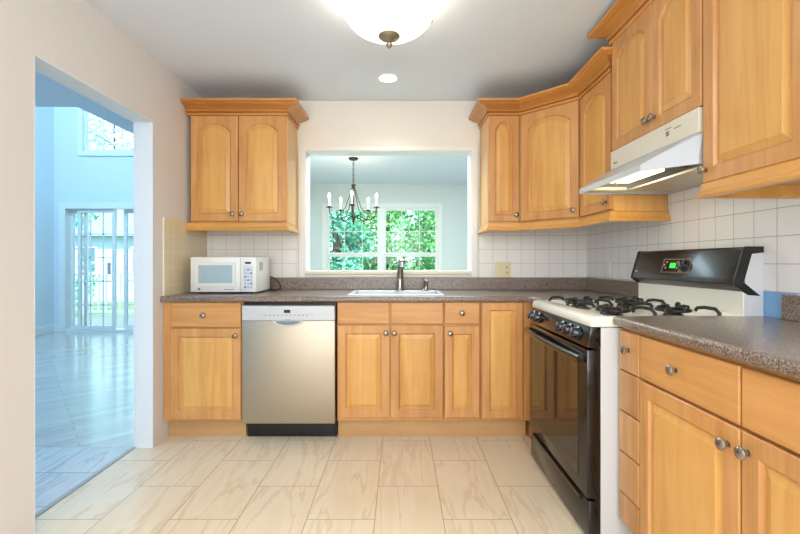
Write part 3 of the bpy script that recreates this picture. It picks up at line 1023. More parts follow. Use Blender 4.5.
# right wall far cabinet
rc = thing('wall_cabinet', 'maple wall cabinet between the diagonal corner cabinet and the range hood', 'cabinet', (XU + .02, D_[1] - .003, Z0), -pi / 2, 'maple wall cabinets')
Lr = D_[1] - .003 - 2.347
body_part(rc, 0, Lr, 0, XR - .01 - XU - .02, 0, Z1 - Z0, mat=MAPLE_PALE)
door_part(rc, .006, 0, .010, Lr - .012, .757, True, knob=(Lr - .055, .045))
crown(rc, gp, Z1, (3, 5)); rail(rc, gp, RZ, (3, 5))
b = BM(); box(b, XU + .02, XR - .012, 2.36, 2.40, RZ + .012, Z0); obj('bottom_panel', b, MAPLE_PALE, rc)

# cabinet over the hood
XN = 1.13
HZ0, HZ1 = 1.741, 2.335
hc = thing('wall_cabinet', 'short two-door maple wall cabinet right above the range hood', 'cabinet', (XN + .02, 2.27, HZ0), -pi / 2, 'maple wall cabinets')
Lh = 2.27 - 1.592
body_part(hc, 0, Lh, 0, XR - .01 - XN - .02, 0, HZ1 - HZ0, mat=MAPLE_PALE)
ym = XN * F / 251.5
w1 = 2.27 - ym
door_part(hc, .002, 0, .002, w1 - .004, HZ1 - HZ0 - .016, True, knob=(w1 - .03, .055))
door_part(hc, w1, 0, .002, Lh - w1 - .004, HZ1 - HZ0 - .016, True, knob=(.022, .055))
hp = [(XR - .01, 2.272), (XN, 2.272), (XN, 1.592), (XN, .75)]
hp2 = [(XR - .01, 2.272 + .0), (XN, 2.272), (XN, .75)]
# travel reversed so that outward is the room side: far end return first
def crown_rev(parent, path, z, segs=None):
    return crown(parent, path, z, segs)
crown(hc, [(XR - .01, 2.27), (XN, 2.27), (XN, 1.592), (XN, .75)], HZ1 - .002, (0, 2))
# near right wall cabinet
vc = thing('wall_cabinet', 'tall maple wall cabinet in the upper right corner, nearest the camera', 'cabinet', (XN + .02, 1.590, Z0), -pi / 2, 'maple wall cabinets')
Lv = 1.590 - .75
body_part(vc, 0, Lv, 0, XR - .01 - XN - .02, 0, HZ1 - Z0, mat=MAPLE_PALE)
door_part(vc, .003, 0, .012, .415, HZ1 - Z0 - .03, True, knob=(.016, .045))
door_part(vc, .421, 0, .012, .415, HZ1 - Z0 - .03, True, knob=(.40, .045))
crown(vc, [(XR - .01, 2.27), (XN, 2.27), (XN, 1.590), (XN, .75)], HZ1 - .002, (2, 3))
rail(vc, [(XR - .01, 1.592), (XN, 1.592), (XN, .75)][::1], RZ + .006) if False else None
b = BM()
pathv = [(XN, 1.592), (XN, .75)]
sweep(b, pathv, [(o, RZ + .012 + h) for o, h in RAIL]); box(b, XN, XR - .012, 1.572, 1.592, RZ + .012, Z0)
obj('light_rail', b, RAILM, vc)

# ------------------------------------------------------------------ range hood
hd = thing('range_hood', 'bone white under-cabinet range hood with its lamp lit', 'range hood', (1.2, 2.03, 1.526))
xb = XR - .009
y0h, y1h = 1.735, 2.325
b = BM()
box(b, XN - .006, xb, 1.60, 2.268, 1.645, 1.7395, .002)
obj('upper_strip', b, HOODW, hd)
b = BM()
zb_, zl = 1.526, 1.552
# hollow canopy: lip ring below, narrower ring under the strip, open underneath
def hood_ring(z, front, e, lip):
    if lip: pts_ = [(front + e, 2.325 - e), (front + e, 1.735 + e * .6), (1.128 + e, 1.605 + e), (xb - e, 1.605 + e), (xb - e, 2.325 - e)]
    else: pts_ = [(front + e, 2.268 - e), (front + e, 1.606 + e), (1.145 + e, 1.605 + e), (xb - e, 1.605 + e), (xb - e, 2.268 - e)]
    return [b.verts.new((px_, py_, z)) for px_, py_ in pts_]
rings_ = [hood_ring(1.632, XN + .002, .006, False), hood_ring(zl, .98, .006, True), hood_ring(zb_, .98, .006, True),
          hood_ring(zb_, .98, 0, True), hood_ring(zl, .98, 0, True), hood_ring(1.6448, XN - .004, 0, False)]
for A, B in zip(rings_, rings_[1:]):
    for k in range(5): b.faces.new((A[k], A[(k + 1) % 5], B[(k + 1) % 5], B[k]))
b.faces.new(rings_[0]); b.faces.new(rings_[-1])
bmesh.ops.recalc_face_normals(b, faces=list(b.faces))
obj('canopy', b, plain('shaded_hood_enamel', (194, 200, 206), 0.35, coat=.2), hd)  # bluish shade on the sloping face is put into the enamel colour
b = BM()
box(b, 1.205, xb - .013, 1.62, 2.25, 1.532, 1.540)
obj('filter_pan', b, HOODU, hd)
b = BM()
prism(b, [(.994, 1.5325), (.994, 1.5385), (1.17, 1.60), (1.20, 1.60), (1.20, 1.536)][::1], 'y', 2.20, 2.318) if False else None
box(b, 1.02, 1.20, 2.245, 2.30, 1.534, 1.552, .003)
obj('lamp_housing', b, HOODW, hd)
b = BM()
box(b, 1.06, 1.20, 1.80, 2.235, 1.578, 1.585)
ins_ = obj('inner_panel', b, HOODW, hd)
b = BM(); box(b, 1.07, 1.185, 1.90, 2.20, 1.562, 1.576, .004)
obj('lamp', b, HOODLAMP, hd)
b = BM()
box(b, 1.07, 1.20, 1.66, 1.79, 1.560, 1.566)
for k in range(6): box(b, 1.075, 1.195, 1.67 + k * .018, 1.678 + k * .018, 1.548, 1.560)
obj('vent_grille', b, plain('dark_vent_mesh', (70, 52, 36), .5, .4), hd)
light('hood_lamp', 'POINT', (1.12, 2.06, 1.545), .8, (1.0, .86, .64), size=.03)
for i, yk in enumerate((2.14, 1.86)):
    b = BM(); lathe(b, [(0, 0), (.010, 0), (.010, .010), (.007, .013), (0, .013)], (1.09, yk, 1.561 if i == 0 else 1.577), '-z', 16)
    obj('switch_knob', b, SILVER, hd, smooth=40)
# marks on the strip
b = BM()
for ya, yb2, za, zb2 in ((1.775, 1.795, 1.683, 1.703), (1.70, 1.745, 1.700, 1.704), (1.76, 1.80, 1.712, 1.715)):
    box(b, XN - .0072, XN - .0055, ya, yb2, za, zb2)
obj('rating_mark', b, plain('faint_grey_print', (140, 134, 120), .5), hd)
b = BM(); box(b, XN - .0072, XN - .0055, 2.20, 2.235, 1.668, 1.676); obj('logo_badge', b, bpy.data.materials['grey_button'], hd)

# ------------------------------------------------------------------ range
RY0, RY1 = 1.737, 2.503
rg = thing('gas_range', 'freestanding gas range with black oven front, cream cooktop and white side', 'range', (1.12, (RY0 + RY1) / 2, 0))
def R_(n, b, m, parent=rg, **k): return obj(n, b, m, parent, **k)
b = BM(); box(b, .822, XR - .012, RY0 + .002, RY1 - .002, .03, .886, .002)
R_('body', b, RANGEW)
for x in (.86, 1.42):
    for y in (RY0 + .05, RY1 - .05):
        b = BM(); lathe(b, [(0, 0), (.018, 0), (.018, .03), (0, .03)], (x, y, 0), 'z', 12); R_('leveling_foot', b, BLACKP)
b = BM(); box(b, .800, .822, RY0 + .006, RY1 - .006, .02, .80); R_('front_frame', b, BLACKP)
# oven door
b = BM(); box(b, .764, .812, RY0, RY1, .186, .795, .005); od = R_('oven_door', b, BLACK, smooth=30)
b = BM(); box(b, .7615, .765, RY0 + .085, RY1 - .05, .245, .725, .001); R_('oven_window', b, OVENGLASS, od)
b = BM()
hy0, hy1 = RY0 + .01, RY1 - .01
n = 18
pts = []
for k in range(n + 1):
    u = k / n
    pts.append((.742 - .018 * sin(pi * u), hy0 + (hy1 - hy0) * u, .757))
tube(b, pts, .0165, 10)
box(b, .736, .766, hy0, hy0 + .035, .741, .773, .004); box(b, .736, .766, hy1 - .035, hy1, .741, .773, .004)
R_('handle', b, BLACK, od, smooth=50)
# drawer
b = BM(); box(b, .770, .812, RY0, RY1, .022, .176, .006); dr = R_('storage_drawer', b, BLACK, smooth=30)
b = BM(); prism(b, [(.770, .150), (.757, .160), (.757, .170), (.770, .174)], 'y', RY0 + .06, RY1 - .06, .002); R_('handle_lip', b, BLACK, dr)
b = BM(); box(b, .80, .822, RY0 + .02, RY1 - .02, 0, .02); R_('kick_rail', b, BLACKP)
# control panel
b = BM(); prism(b, [(.766, .803), (.780, .8885), (.822, .8885), (.822, .803)], 'y', RY0 + .001, RY1 - .001, .003)
cp = R_('control_panel', b, BLACK, smooth=30)
for yk in (2.445, 2.355, 2.01, 1.925, 1.84):
    b = BM()
    lathe(b, [(0, 0), (.031, 0), (.031, .006), (.024, .010), (.021, .026), (.018, .030), (0, .030)], (0, 0, 0), '-x', 24)
    box(b, -.036, -.022, -.004, .004, -.022, .022, .0015)
    b.transform(T(.7725, yk, .847) @ Matrix.Rotation(radians(9), 4, 'Y'))
    kn = R_('burner_knob', b, plain('glossy_black_knob', (22, 28, 40), .15, coat=.6) if yk == 2.445 else bpy.data.materials['glossy_black_knob'], cp, smooth=40)
b = BM(); prism(b, [(.7682, .826), (.7712, .846), (.7735, .846), (.7705, .826)], 'y', 2.11, 2.27); R_('nameplate', b, plain('bronze_nameplate', (92, 62, 44), .3, .5), cp)
# cooktop
b = BM()
prism(b, [(.781, .889), (.779, .905), (.784, .924), (.800, .932), (.856, .933), (.868, .906), (1.368, .906), (1.380, .933), (1.405, .936), (1.405, .889)], 'y', RY0 + .0005, RY1 - .0005, .002)
box(b, .85, 1.39, RY0 + .0008, RY0 + .022, .895, .9325, .002); box(b, .85, 1.39, RY1 - .022, RY1 - .0008, .895, .9325, .002)
R_('cooktop', b, CREAM, smooth=35)
def burner(x, y):
    b = BM()
    lathe(b, [(0, .903), (.058, .903), (.060, .907), (.044, .911), (.040, .917), (0, .917)], (x, y, 0), 'z', 28)
    br_ = R_('burner', b, plain('burner_aluminium', (120, 118, 112), .4, .8) if 'burner_aluminium' not in bpy.data.materials else bpy.data.materials['burner_aluminium'], smooth=40)
    b = BM(); lathe(b, [(0, .917), (.034, .917), (.036, .921), (.030, .926), (0, .927)], (x, y, 0), 'z', 28); R_('burner_cap', b, BLACKM, br_, smooth=40)
    # grate: low square ring on feet with raised fingers
    b = BM()
    hw, hl = .112, .128
    zr = .931
    q = .052
    ring = []
    for k in range(24):
        a_ = 2 * pi * k / 24
        ring.append((x + q * cos(a_) * 1.25, y + q * sin(a_) * 1.35, zr + .006))
    tube(b, ring, .0075, 8, closed=True)
    for dx, dy, ln in ((1, 1, hw), (-1, 1, hw), (1, -1, hl), (-1, -1, hl)):
        p = lambda t, z: (x + dx * t * hw, y + dy * t * hl, z)
        tube(b, [p(1.0, .909), p(1.02, .935), p(.93, .953), p(.70, .957), p(.55, .953), p(.50, .939)], [.008, .008, .0085, .008, .008, .007], 8)
    for dx, dy, ln in ((1, 0, hw), (-1, 0, hw), (0, 1, hl), (0, -1, hl)):
        p = lambda t, z: (x + dx * t, y + dy * t, z)
        tube(b, [p(ln * .62, zr + .004), p(ln * .62, .951), p(.045, .955), p(.026, .947)], [.006, .0065, .006, .005], 8)
    R_('grate', b, BLACKM, smooth=50)
for x in (.975, 1.25):
    for y in (1.945, 2.315): burner(x, y)
# backguard
b = BM()
prism(b, [(1.405, .889), (1.402, 1.03), (1.405, 1.06), (1.436, 1.06), (1.436, 1.20), (1.484, 1.20), (1.484, .889)], 'y', RY0 + .001, RY1 - .001, .002)
bgd = R_('backguard', b, CREAM)
b = BM(); box(b, 1.408, 1.4835, RY0 - .003, RY0 + .001, .90, 1.19); R_('backguard_side', b, RANGEW, bgd)
b = BM()
prism(b, [(1.362, 1.063), (1.366, 1.085), (1.402, 1.210), (1.410, 1.217), (1.483, 1.217), (1.483, 1.200), (1.436, 1.200), (1.40, 1.068), (1.435, 1.035), (1.418, 1.022)], 'y', RY0 + .003, RY1 - .003, .002)
pan = R_('control_console', b, plain('glossy_black_glass', (18, 17, 14), .24, coat=.2), bgd, smooth=35)
b = BM()
prism(b, [(1.360, 1.062), (1.364, 1.085), (1.401, 1.212), (1.409, 1.219), (1.484, 1.219), (1.484, 1.194), (1.436, 1.188), (1.403, 1.072), (1.472, 1.016), (1.418, 1.020)], 'y', RY0 - .004, RY0 + .003, .001)
R_('end_cap', b, BLACKP, pan)
b = BM()
prism(b, [(1.360, 1.062), (1.364, 1.085), (1.401, 1.212), (1.409, 1.219), (1.484, 1.219), (1.484, 1.194), (1.436, 1.188), (1.403, 1.072), (1.472, 1.016), (1.418, 1.020)], 'y', RY1 - .003, RY1 + .004, .001)
R_('end_cap', b, BLACKP, pan)
def on_console(y, z, out=.0):
    x = 1.366 + (z - 1.085) * (1.402 - 1.366) / .125
    return x - out
def console_plate(y0, y1, z0, z1, t0, t1, mat, name, parent=pan, bev=0):
    b = BM()
    prism(b, [(on_console(0, z0, t0), z0), (on_console(0, z1, t0), z1), (on_console(0, z1, t1), z1), (on_console(0, z0, t1), z0)], 'y', y0, y1, bev)
    return R_(name, b, mat, parent)
console_plate(2.02, 2.235, 1.100, 1.172, -.001, .002, plain('pewter_trim', (120, 112, 98), .3, .6), 'clock_surround', bev=.0008)
console_plate(2.10, 2.222, 1.106, 1.166, -.001, .003, BLACK, 'clock_panel')
console_plate(2.125, 2.17, 1.125, 1.150, -.001, .004, GREEN, 'clock_display')
for k, (ya, za) in enumerate(((2.195, 1.150), (2.195, 1.122), (2.210, 1.136), (2.108, 1.150), (2.108, 1.122))):
    console_plate(ya, ya + .010, za, za + .008, -.001, .004, plain('beige_key', (206, 180, 160), .4) if k == 0 else bpy.data.materials['beige_key'], 'clock_button')
b = BM()
lathe(b, [(0, 0), (.032, 0), (.032, .005), (.024, .009), (.022, .026), (.018, .029), (0, .029)], (0, 0, 0), '-x', 28)
box(b, -.034, -.02, -.005, .005, -.022, .022, .0015)
b.transform(T(on_console(0, 1.136), 2.055, 1.136) @ Matrix.Rotation(radians(16), 4, 'Y'))
R_('thermostat_knob', b, bpy.data.materials['glossy_black_knob'], pan, smooth=40)
console_plate(2.455, 2.475, 1.100, 1.108, -.001, .0022, SILVER, 'logo_badge')

# ------------------------------------------------------------------ sink and faucet
sk = thing('kitchen_sink', 'stainless double-bowl sink set into the back countertop', 'sink', (-.02, 3.03, CT))
b = BM()
zr0, zr1 = CT, CT + .006
X0, X1, Y0, Y1 = SKX0 - .02, SKX1 + .02, SKY0 - .025, SKY1 + .015
m1 = -.02
inner = [(SKX0 + .012, m1 - .018), (m1 + .018, SKX1 - .012)]
yi0, yi1 = SKY0 + .012, SKY1 - .085
box(b, X0, X1, Y0, yi0, zr0, zr1, .002); box(b, X0, X1, yi1, Y1, zr0, zr1, .002)
box(b, X0, inner[0][0], yi0, yi1, zr0, zr1); box(b, inner[1][1], X1, yi0, yi1, zr0, zr1); box(b, inner[0][1], inner[1][0], yi0, yi1, zr0, zr1)
obj('rim', b, SINKSTEEL, sk)
for (xa, xb2) in inner:
    b = BM(); t = .002; dp = CT - .17
    box(b, xa - t, xa, yi0, yi1, dp, zr0); box(b, xb2, xb2 + t, yi0, yi1, dp, zr0)
    box(b, xa - t, xb2 + t, yi0 - t, yi0, dp, zr0); box(b, xa - t, xb2 + t, yi1, yi1 + t, dp, zr0)
    box(b, xa - t, xb2 + t, yi0 - t, yi1 + t, dp - t, dp)
    bw = obj('bowl', b, SINKSTEEL, sk)
    b = BM(); lathe(b, [(0, dp + .001), (.04, dp + .001), (.042, dp + .004), (.03, dp + .002), (0, dp + .002)], ((xa + xb2) / 2, (yi0 + yi1) / 2, 0), 'z', 24)
    obj('drain', b, CHROME, bw, smooth=40)
fc = thing('kitchen_faucet', 'nickel single-lever faucet standing at the middle of the sink', 'faucet', (0, SKY1 - .03, zr1))
fy = SKY1 - .03
b = BM()
lathe(b, [(0, zr1), (.032, zr1), (.032, zr1 + .008), (.027, zr1 + .016), (.026, zr1 + .03), (.025, zr1 + .12), (.018, zr1 + .135), (0, zr1 + .137)], (0, fy, 0), 'z', 28)
obj('base', b, NICKEL, fc, smooth=40)
b = BM()
tube(b, [(0, fy - .004, zr1 + .09), (.002, fy - .01, zr1 + .15), (.006, fy - .03, zr1 + .195), (.010, fy - .065, zr1 + .222), (.013, fy - .11, zr1 + .222), (.016, fy - .15, zr1 + .205)],
     [.024, .023, .022, .023, .026, .025], 16)
obj('spout', b, NICKEL, fc, smooth=60)
b = BM()
tube(b, [(.016, fy - .145, zr1 + .210), (.017, fy - .155, zr1 + .175)], [.020, .017], 16)
obj('spray_head', b, CHROME, fc, smooth=60)
b = BM()
tube(b, [(0, fy, zr1 + .135), (.0, fy + .004, zr1 + .165), (.015, fy + .01, zr1 + .205), (.05, fy + .012, zr1 + .240), (.095, fy + .012, zr1 + .250)], [.013, .011, .008, .006, .005], 12)
obj('lever', b, CHROME, fc, smooth=60)
sp_ = thing('side_sprayer', 'small nickel side sprayer at the right rear of the sink rim', 'sprayer', (.195, fy, zr1))
b = BM(); lathe(b, [(0, zr1), (.022, zr1), (.024, zr1 + .006), (.018, zr1 + .012), (.017, zr1 + .03), (0, zr1 + .03)], (.195, fy, 0), 'z', 20)
obj('holder', b, NICKEL, sp_, smooth=40)
b = BM(); tube(b, [(.195, fy, zr1 + .03), (.195, fy - .002, zr1 + .06), (.198, fy - .016, zr1 + .078)], [.016, .018, .015], 14)
obj('spray_head', b, NICKEL, sp_, smooth=60)

# ------------------------------------------------------------------ microwave
mx0, mx1, my0, my1, mz0, mz1 = -1.455, -1.000, 2.95, 3.27, CT + .010, CT + .010 + .245
mw = thing('microwave_oven', 'white microwave oven on the counter beneath the left wall cabinet', 'microwave', ((mx0 + mx1) / 2, 3.1, CT))
b = BM(); box(b, mx0, mx1, my0 + .02, my1, mz0, mz1, .006); obj('case', b, WHITEP, mw, smooth=30)
b = BM()
mc = mx0 + .345
box(b, mx0, mc, my0, my0 + .019, mz0 + .001, mz1 - .001, .005); md = obj('door', b, WHITEP, mw, smooth=30)
b = BM()
sash(b, mx0 + .035, mc - .030, mz0 + .040, mz1 - .035, my0 - .005, .022, .010)
obj('window_frame', b, WHITEP, md)
b = BM(); box(b, mx0 + .055, mc - .050, my0 - .002, my0 + .002, mz0 + .060, mz1 - .055); obj('window', b, MWGLASS, md)
b = BM(); lathe(b, [(0, 0), (.008, 0), (.008, .002), (0, .0025)], (mx0 + .060, my0, mz0 + .022), '-y', 16); obj('logo_badge', b, bpy.data.materials['grey_button'], md)
b = BM(); box(b, mc - .11, mc - .045, my0 - .001, my0 + .001, mz0 + .016, mz0 + .022); obj('lettering_strip', b, plain('pale_grey_print', (170, 170, 168), .4), md)
b = BM(); box(b, mc + .001, mx1, my0 + .001, my0 + .019, mz0 + .001, mz1 - .001, .005); mp_ = obj('control_panel', b, WHITEP, mw, smooth=30)
b = BM(); box(b, mc + .022, mx1 - .020, my0 - .001, my0 + .002, mz0 + .018, mz1 - .060, .001); obj('keypad', b, plain('pale_blue_keypad', (216, 222, 234), .3), mp_)
b = BM(); box(b, mc + .035, mx1 - .035, my0 - .002, my0 + .002, mz1 - .048, mz1 - .034); obj('display', b, BLACKP, mp_)
for i in range(3):
    for j in range(6):
        b = BM(); xx = mc + .030 + i * .020; zz = mz0 + .030 + j * .024
        box(b, xx, xx + .013, my0 - .0022, my0 - .0005, zz, zz + .012, .0005)
        obj('key', b, GREYP if (i + j) % 3 else bpy.data.materials['grey_button'], mp_)
b = BM()
for i in range(7): box(b, mx1 - .0008, mx1 + .0006, my0 + .07 + i * .012, my0 + .075 + i * .012, mz0 + .15, mz0 + .21)
obj('side_vent', b, plain('vent_grey', (150, 150, 146), .5), mw)
for xx in (mx0 + .04, mx1 - .04):
    for yy in (my0 + .05, my1 - .04):
        b = BM(); lathe(b, [(0, 0), (.012, 0), (.012, .010), (0, .010)], (xx, yy, CT), 'z', 12); obj('foot', b, BLACKP, mw)
b = BM()
tube(b, [(mx1 - .03, my1 - .005, mz0 + .10), (mx1 - .01, my1 + .02, mz0 + .10), (mx1 + .03, my1 + .02, mz0 + .085), (mx1 + .075, my1 + .0, mz0 + .045), (mx1 + .085, my1 - .01, mz0 + .012), (mx1 + .06, my1 - .02, mz0 - .004), (mx1 - .005, my1 + .01, mz0 - .005)], .0045, 8)
obj('power_cord', b, BLACKP, mw, smooth=60)

# ------------------------------------------------------------------ outlets
def plate(name, label, px0, px1, z0, z1, back=True):
    pass
r = thing('outlet', 'almond double wall plate with switch and outlet on the back wall tile', 'outlet', (at(503, 0, YB).x, YB - .008, 1.085))
xa, xb2 = at(495.2, 0, YB - .01).x, at(510.8, 0, YB - .01).x
b = BM(); box(b, xa, xb2, YB - .015, YB - .0082, 1.033, 1.155, .003); obj('plate', b, ALMOND, r)
b = BM(); box(b, xa + .018, xa + .048, YB - .020, YB - .015, 1.060, 1.128, .002); obj('rocker', b, ALMOND, r)
for zz in (1.112, 1.070):
    b = BM(); box(b, xb2 - .046, xb2 - .018, YB - .0175, YB - .0150, zz - .015, zz + .015, .004); so = obj('socket', b, ALMOND, r)
    for xs in (.039, .028):
        b = BM(); box(b, xb2 - xs - .0015, xb2 - xs + .002, YB - .0185, YB - .017, zz - .005, zz + .007); obj('slot', b, DARKHOLE, so)
r = thing('light_switch', 'almond single switch plate on the right wall tile behind the range', 'switch', (XR - .008, 3.0, 1.09))
b = BM(); box(b, XR - .015, XR - .0082, 2.965, 3.037, 1.040, 1.158, .003); obj('plate', b, WHITEP, r)
b = BM(); box(b, XR - .020, XR - .015, 2.985, 3.017, 1.068, 1.130, .002); obj('rocker', b, WHITEP, r)

# ------------------------------------------------------------------ lights
bl = thing('ceiling_light', 'frosted glass bowl ceiling lamp with a pewter finial', 'ceiling light', (-.052, 2.03, ZC))
LX, LY = -.052, 2.03
b = BM(); R0 = .212; zbot = 2.236
prof = [(0, zbot)]
for k in range(1, 15):
    a_ = (k / 14) * pi / 2
    prof.append((R0 * sin(a_), zbot + .115 * (1 - cos(a_)) ** 1.0))
prof += [(R0 + .006, zbot + .118), (R0 + .002, zbot + .122), (R0 - .006, zbot + .115)]
for k in range(13, 0, -1):
    a_ = (k / 14) * pi / 2
    prof.append(((R0 - .006) * sin(a_), zbot + .006 + .115 * (1 - cos(a_))))
prof.append((0, zbot + .006))
lathe(b, prof, (LX, LY, 0), 'z', 48)
obj('glass_bowl', b, BOWL, bl, smooth=60)
b = BM()
lathe(b, [(0, zbot - .001), (.040, zbot + .006), (.050, zbot + .002), (.053, zbot - .004), (.046, zbot - .012), (.034, zbot - .018), (.020, zbot - .022), (.014, zbot - .03), (.006, zbot - .034), (0, zbot - .034)], (LX, LY, 0), 'z', 28)
obj('finial_cap', b, PEWTER, bl, smooth=50)
b = BM()
lathe(b, [(0, zbot - .034), (.010, zbot - .036), (.017, zbot - .042), (.013, zbot - .052), (.006, zbot - .060), (0, zbot - .062)], (LX, LY, 0), 'z', 20)
obj('finial', b, PEWTER, bl, smooth=50)
b = BM()
lathe(b, [(0, ZC), (.075, ZC), (.075, ZC - .012), (.05, ZC - .024), (.012, ZC - .028), (.008, ZC - .05), (.008, zbot + .004), (0, zbot + .004)], (LX, LY, 0), 'z', 24)
obj('stem', b, PEWTER, bl, smooth=50)
for k in range(3):
    a_ = radians(20 + 120 * k)
    b = BM(); tube(b, [(LX + cos(a_) * .06, LY + sin(a_) * .06, ZC - .018), (LX + cos(a_) * .16, LY + sin(a_) * .16, ZC - .04), (LX + cos(a_) * .219, LY + sin(a_) * .219, zbot + .13), (LX + cos(a_) * .222, LY + sin(a_) * .222, zbot + .108)], .006, 8)
    obj('bracket', b, PEWTER, bl, smooth=50)
light('bowl_lamp', 'POINT', (LX, LY, zbot + .14), 3, (1.0, .93, .82), size=.06)

rl = thing('recessed_light', 'small round recessed downlight near the back wall', 'ceiling light', (-.083, 2.96, ZC))
b = BM(); lathe(b, [(.058, ZC - .001), (.062, ZC - .006), (.073, ZC - .004), (.074, ZC), (.058, ZC)], (-.083, 2.96, 0), 'z', 36); obj('trim_ring', b, TRIMW, rl, smooth=50)
b = BM(); lathe(b, [(0, ZC - .002), (.058, ZC - .002), (.058, ZC - .0005), (0, ZC - .0005)], (-.083, 2.96, 0), 'z', 36); obj('lens', b, RECESS, rl)
sl = light('recessed_lamp', 'SPOT', (-.083, 2.96, ZC - .012), 10, (1.0, .93, .82), size=.05)
sl.data.spot_size = radians(125); sl.data.spot_blend = .6

# chandelier
CHX, CHY = at(353.4, 0, 5.24).x, 5.24
ch = thing('chandelier', 'dark bronze five-arm candle chandelier hanging in the dining room', 'chandelier', (CHX, CHY, ZC))
def cz(py): return at(0, py, CHY).z
b = BM(); lathe(b, [(0, ZC), (.058, ZC), (.060, ZC - .01), (.045, ZC - .026), (.012, ZC - .032), (0, ZC - .032)], (CHX, CHY, 0), 'z', 28); obj('canopy', b, BRONZE, ch, smooth=40)
b = BM()
zt_, zh = ZC - .03, cz(184)
nl = 9
for k in range(nl):
    zc_ = zt_ + (zh - zt_) * (k + .5) / nl
    hh = abs(zh - zt_) / nl * .66
    pts = []
    for j in range(12):
        a_ = 2 * pi * j / 12
        u, v = .011 * cos(a_), hh * sin(a_)
        pts.append((CHX + (u if k % 2 else 0), CHY + (0 if k % 2 else u), zc_ + v))
    tube(b, pts, .003, 6, closed=True)
obj('chain', b, BRONZE, ch, smooth=60)
b = BM()
zb2 = cz(223)
lathe(b, [(0, zh + .004), (.010, zh), (.030, zh - .012), (.032, zh - .020), (.012, zh - .028), (.009, zh - .05), (.009, cz(212)), (.014, cz(213)), (.020, cz(216)), (.024, cz(218)), (.014, cz(220)), (.016, cz(221.5)), (.006, cz(224)), (0, cz(225.5))], (CHX, CHY, 0), 'z', 20)
obj('hub', b, BRONZE, ch, smooth=40)
RA = .300
zp = cz(208.7)
for th in (15, 87, 159, 231, 303):
    ca, sa = cos(radians(th)), -sin(radians(th))
    P = lambda r_, z_: (CHX + ca * r_, CHY + sa * r_, z_)
    b = BM()
    tube(b, [P(.012, cz(217)), P(.05, cz(215.5)), P(.10, cz(217)), P(.16, cz(219.5)), P(.22, cz(220)), P(.265, cz(218)), P(.292, cz(214)), P(RA, zp)], .0065, 8)
    tube(b, [P(.012, zh - .02), P(.04, zh - .12), P(.10, cz(208)), P(.17, cz(214)), P(.215, cz(218.6))], .0045, 6)
    arm = obj('arm', b, BRONZE, ch, smooth=60)
    b = BM(); lathe(b, [(0, zp - .004), (.036, zp - .001), (.040, zp + .006), (.037, zp + .006), (.014, zp + .004), (.014, zp + .02), (0, zp + .02)], P(RA, 0), 'z', 20); obj('drip_pan', b, BRONZE, arm, smooth=40)
    b = BM(); lathe(b, [(0, zp + .018), (.0115, zp + .018), (.0115, zp + .115), (0, zp + .115)], P(RA, 0), 'z', 14); obj('candle_sleeve', b, CANDLE, arm, smooth=40)
    b = BM(); lathe(b, [(0, zp + .115), (.008, zp + .118), (.0145, zp + .135), (.0135, zp + .150), (.006, zp + .172), (0, zp + .182)], P(RA, 0), 'z', 14); obj('bulb', b, BULB, arm, smooth=60)
light('chandelier_glow', 'POINT', (CHX, CHY, zp + .28), 5, (1.0, .85, .62), size=.2)

# ------------------------------------------------------------------ outside
b = BM(); box(b, -40, 40, YF + .15, 45, -.9, -.7)
o = obj('lawn', b, GRASS); o.name = 'ground'; o['kind'] = 'structure'
b = BM(); box(b, XH - 1.2, -2.2, YF + .16, 9.3, -.16, -.03)
for k in range(12): box(b, XH - 1.2, -2.2, YF + .17 + k * .175, YF + .17 + k * .175 + .165, -.03, -.01)
for xx in (XH - 1.0, -4.6, -2.4):
    box(b, xx - .06, xx + .06, 9.1, 9.22, -.72, -.16)
dk = obj('deck', b, DECKW); dk.name = 'deck'; dk['kind'] = 'structure'
rlg = thing('deck_railing', 'white wooden deck railing outside the sliding door', 'railing', (-4.9, 9.2, 0))
b = BM(); box(b, XH - 1.2, -2.2, 9.16, 9.25, .88, .93, .004); obj('top_rail', b, TRIMW, rlg)
b = BM(); box(b, XH - 1.2, -2.2, 9.18, 9.23, .06, .11, .004); obj('bottom_rail', b, TRIMW, rlg)
for k in range(30):
    xx = XH - 1.15 + k * .155
    if xx > -2.3: break
    b = BM(); box(b, xx, xx + .035, 9.188, 9.222, .11, .88); obj('baluster', b, TRIMW, rlg)
for xx in (XH - 1.2, -4.55, -2.3):
    b = BM(); box(b, xx, xx + .09, 9.16, 9.25, -.03, .98, .004); obj('post', b, TRIMW, rlg)

hs = thing('neighbour_house', 'pale sided house with grey roof seen through the sliding door', 'house', (-13, 22, -.7))
b = BM(); box(b, -22, -9.5, 20, 28, -.7, 2.4)
for k in range(20): prism(b, [(20, -.6 + k * .15), (19.97, -.6 + k * .15), (20, -.46 + k * .15)], 'x', -22, -9.5)
obj('wall', b, SIDING, hs)
b = BM(); prism(b, [(19.4, 2.35), (24, 5.0), (28.6, 2.35)], 'x', -22.5, -9); obj('roof', b, ROOFM, hs)
for xx in (-15.2, -12.6):
    b = BM(); sash(b, xx, xx + 1.0, .6, 1.9, 19.9, .08, .08); wn = obj('window', b, TRIMW, hs)
    b = BM(); box(b, xx + .08, xx + .92, 19.93, 19.95, .68, 1.82); obj('pane', b, plain('distant_window_glass', (90, 120, 140), .1) if xx < -15 else bpy.data.materials['distant_window_glass'], wn)

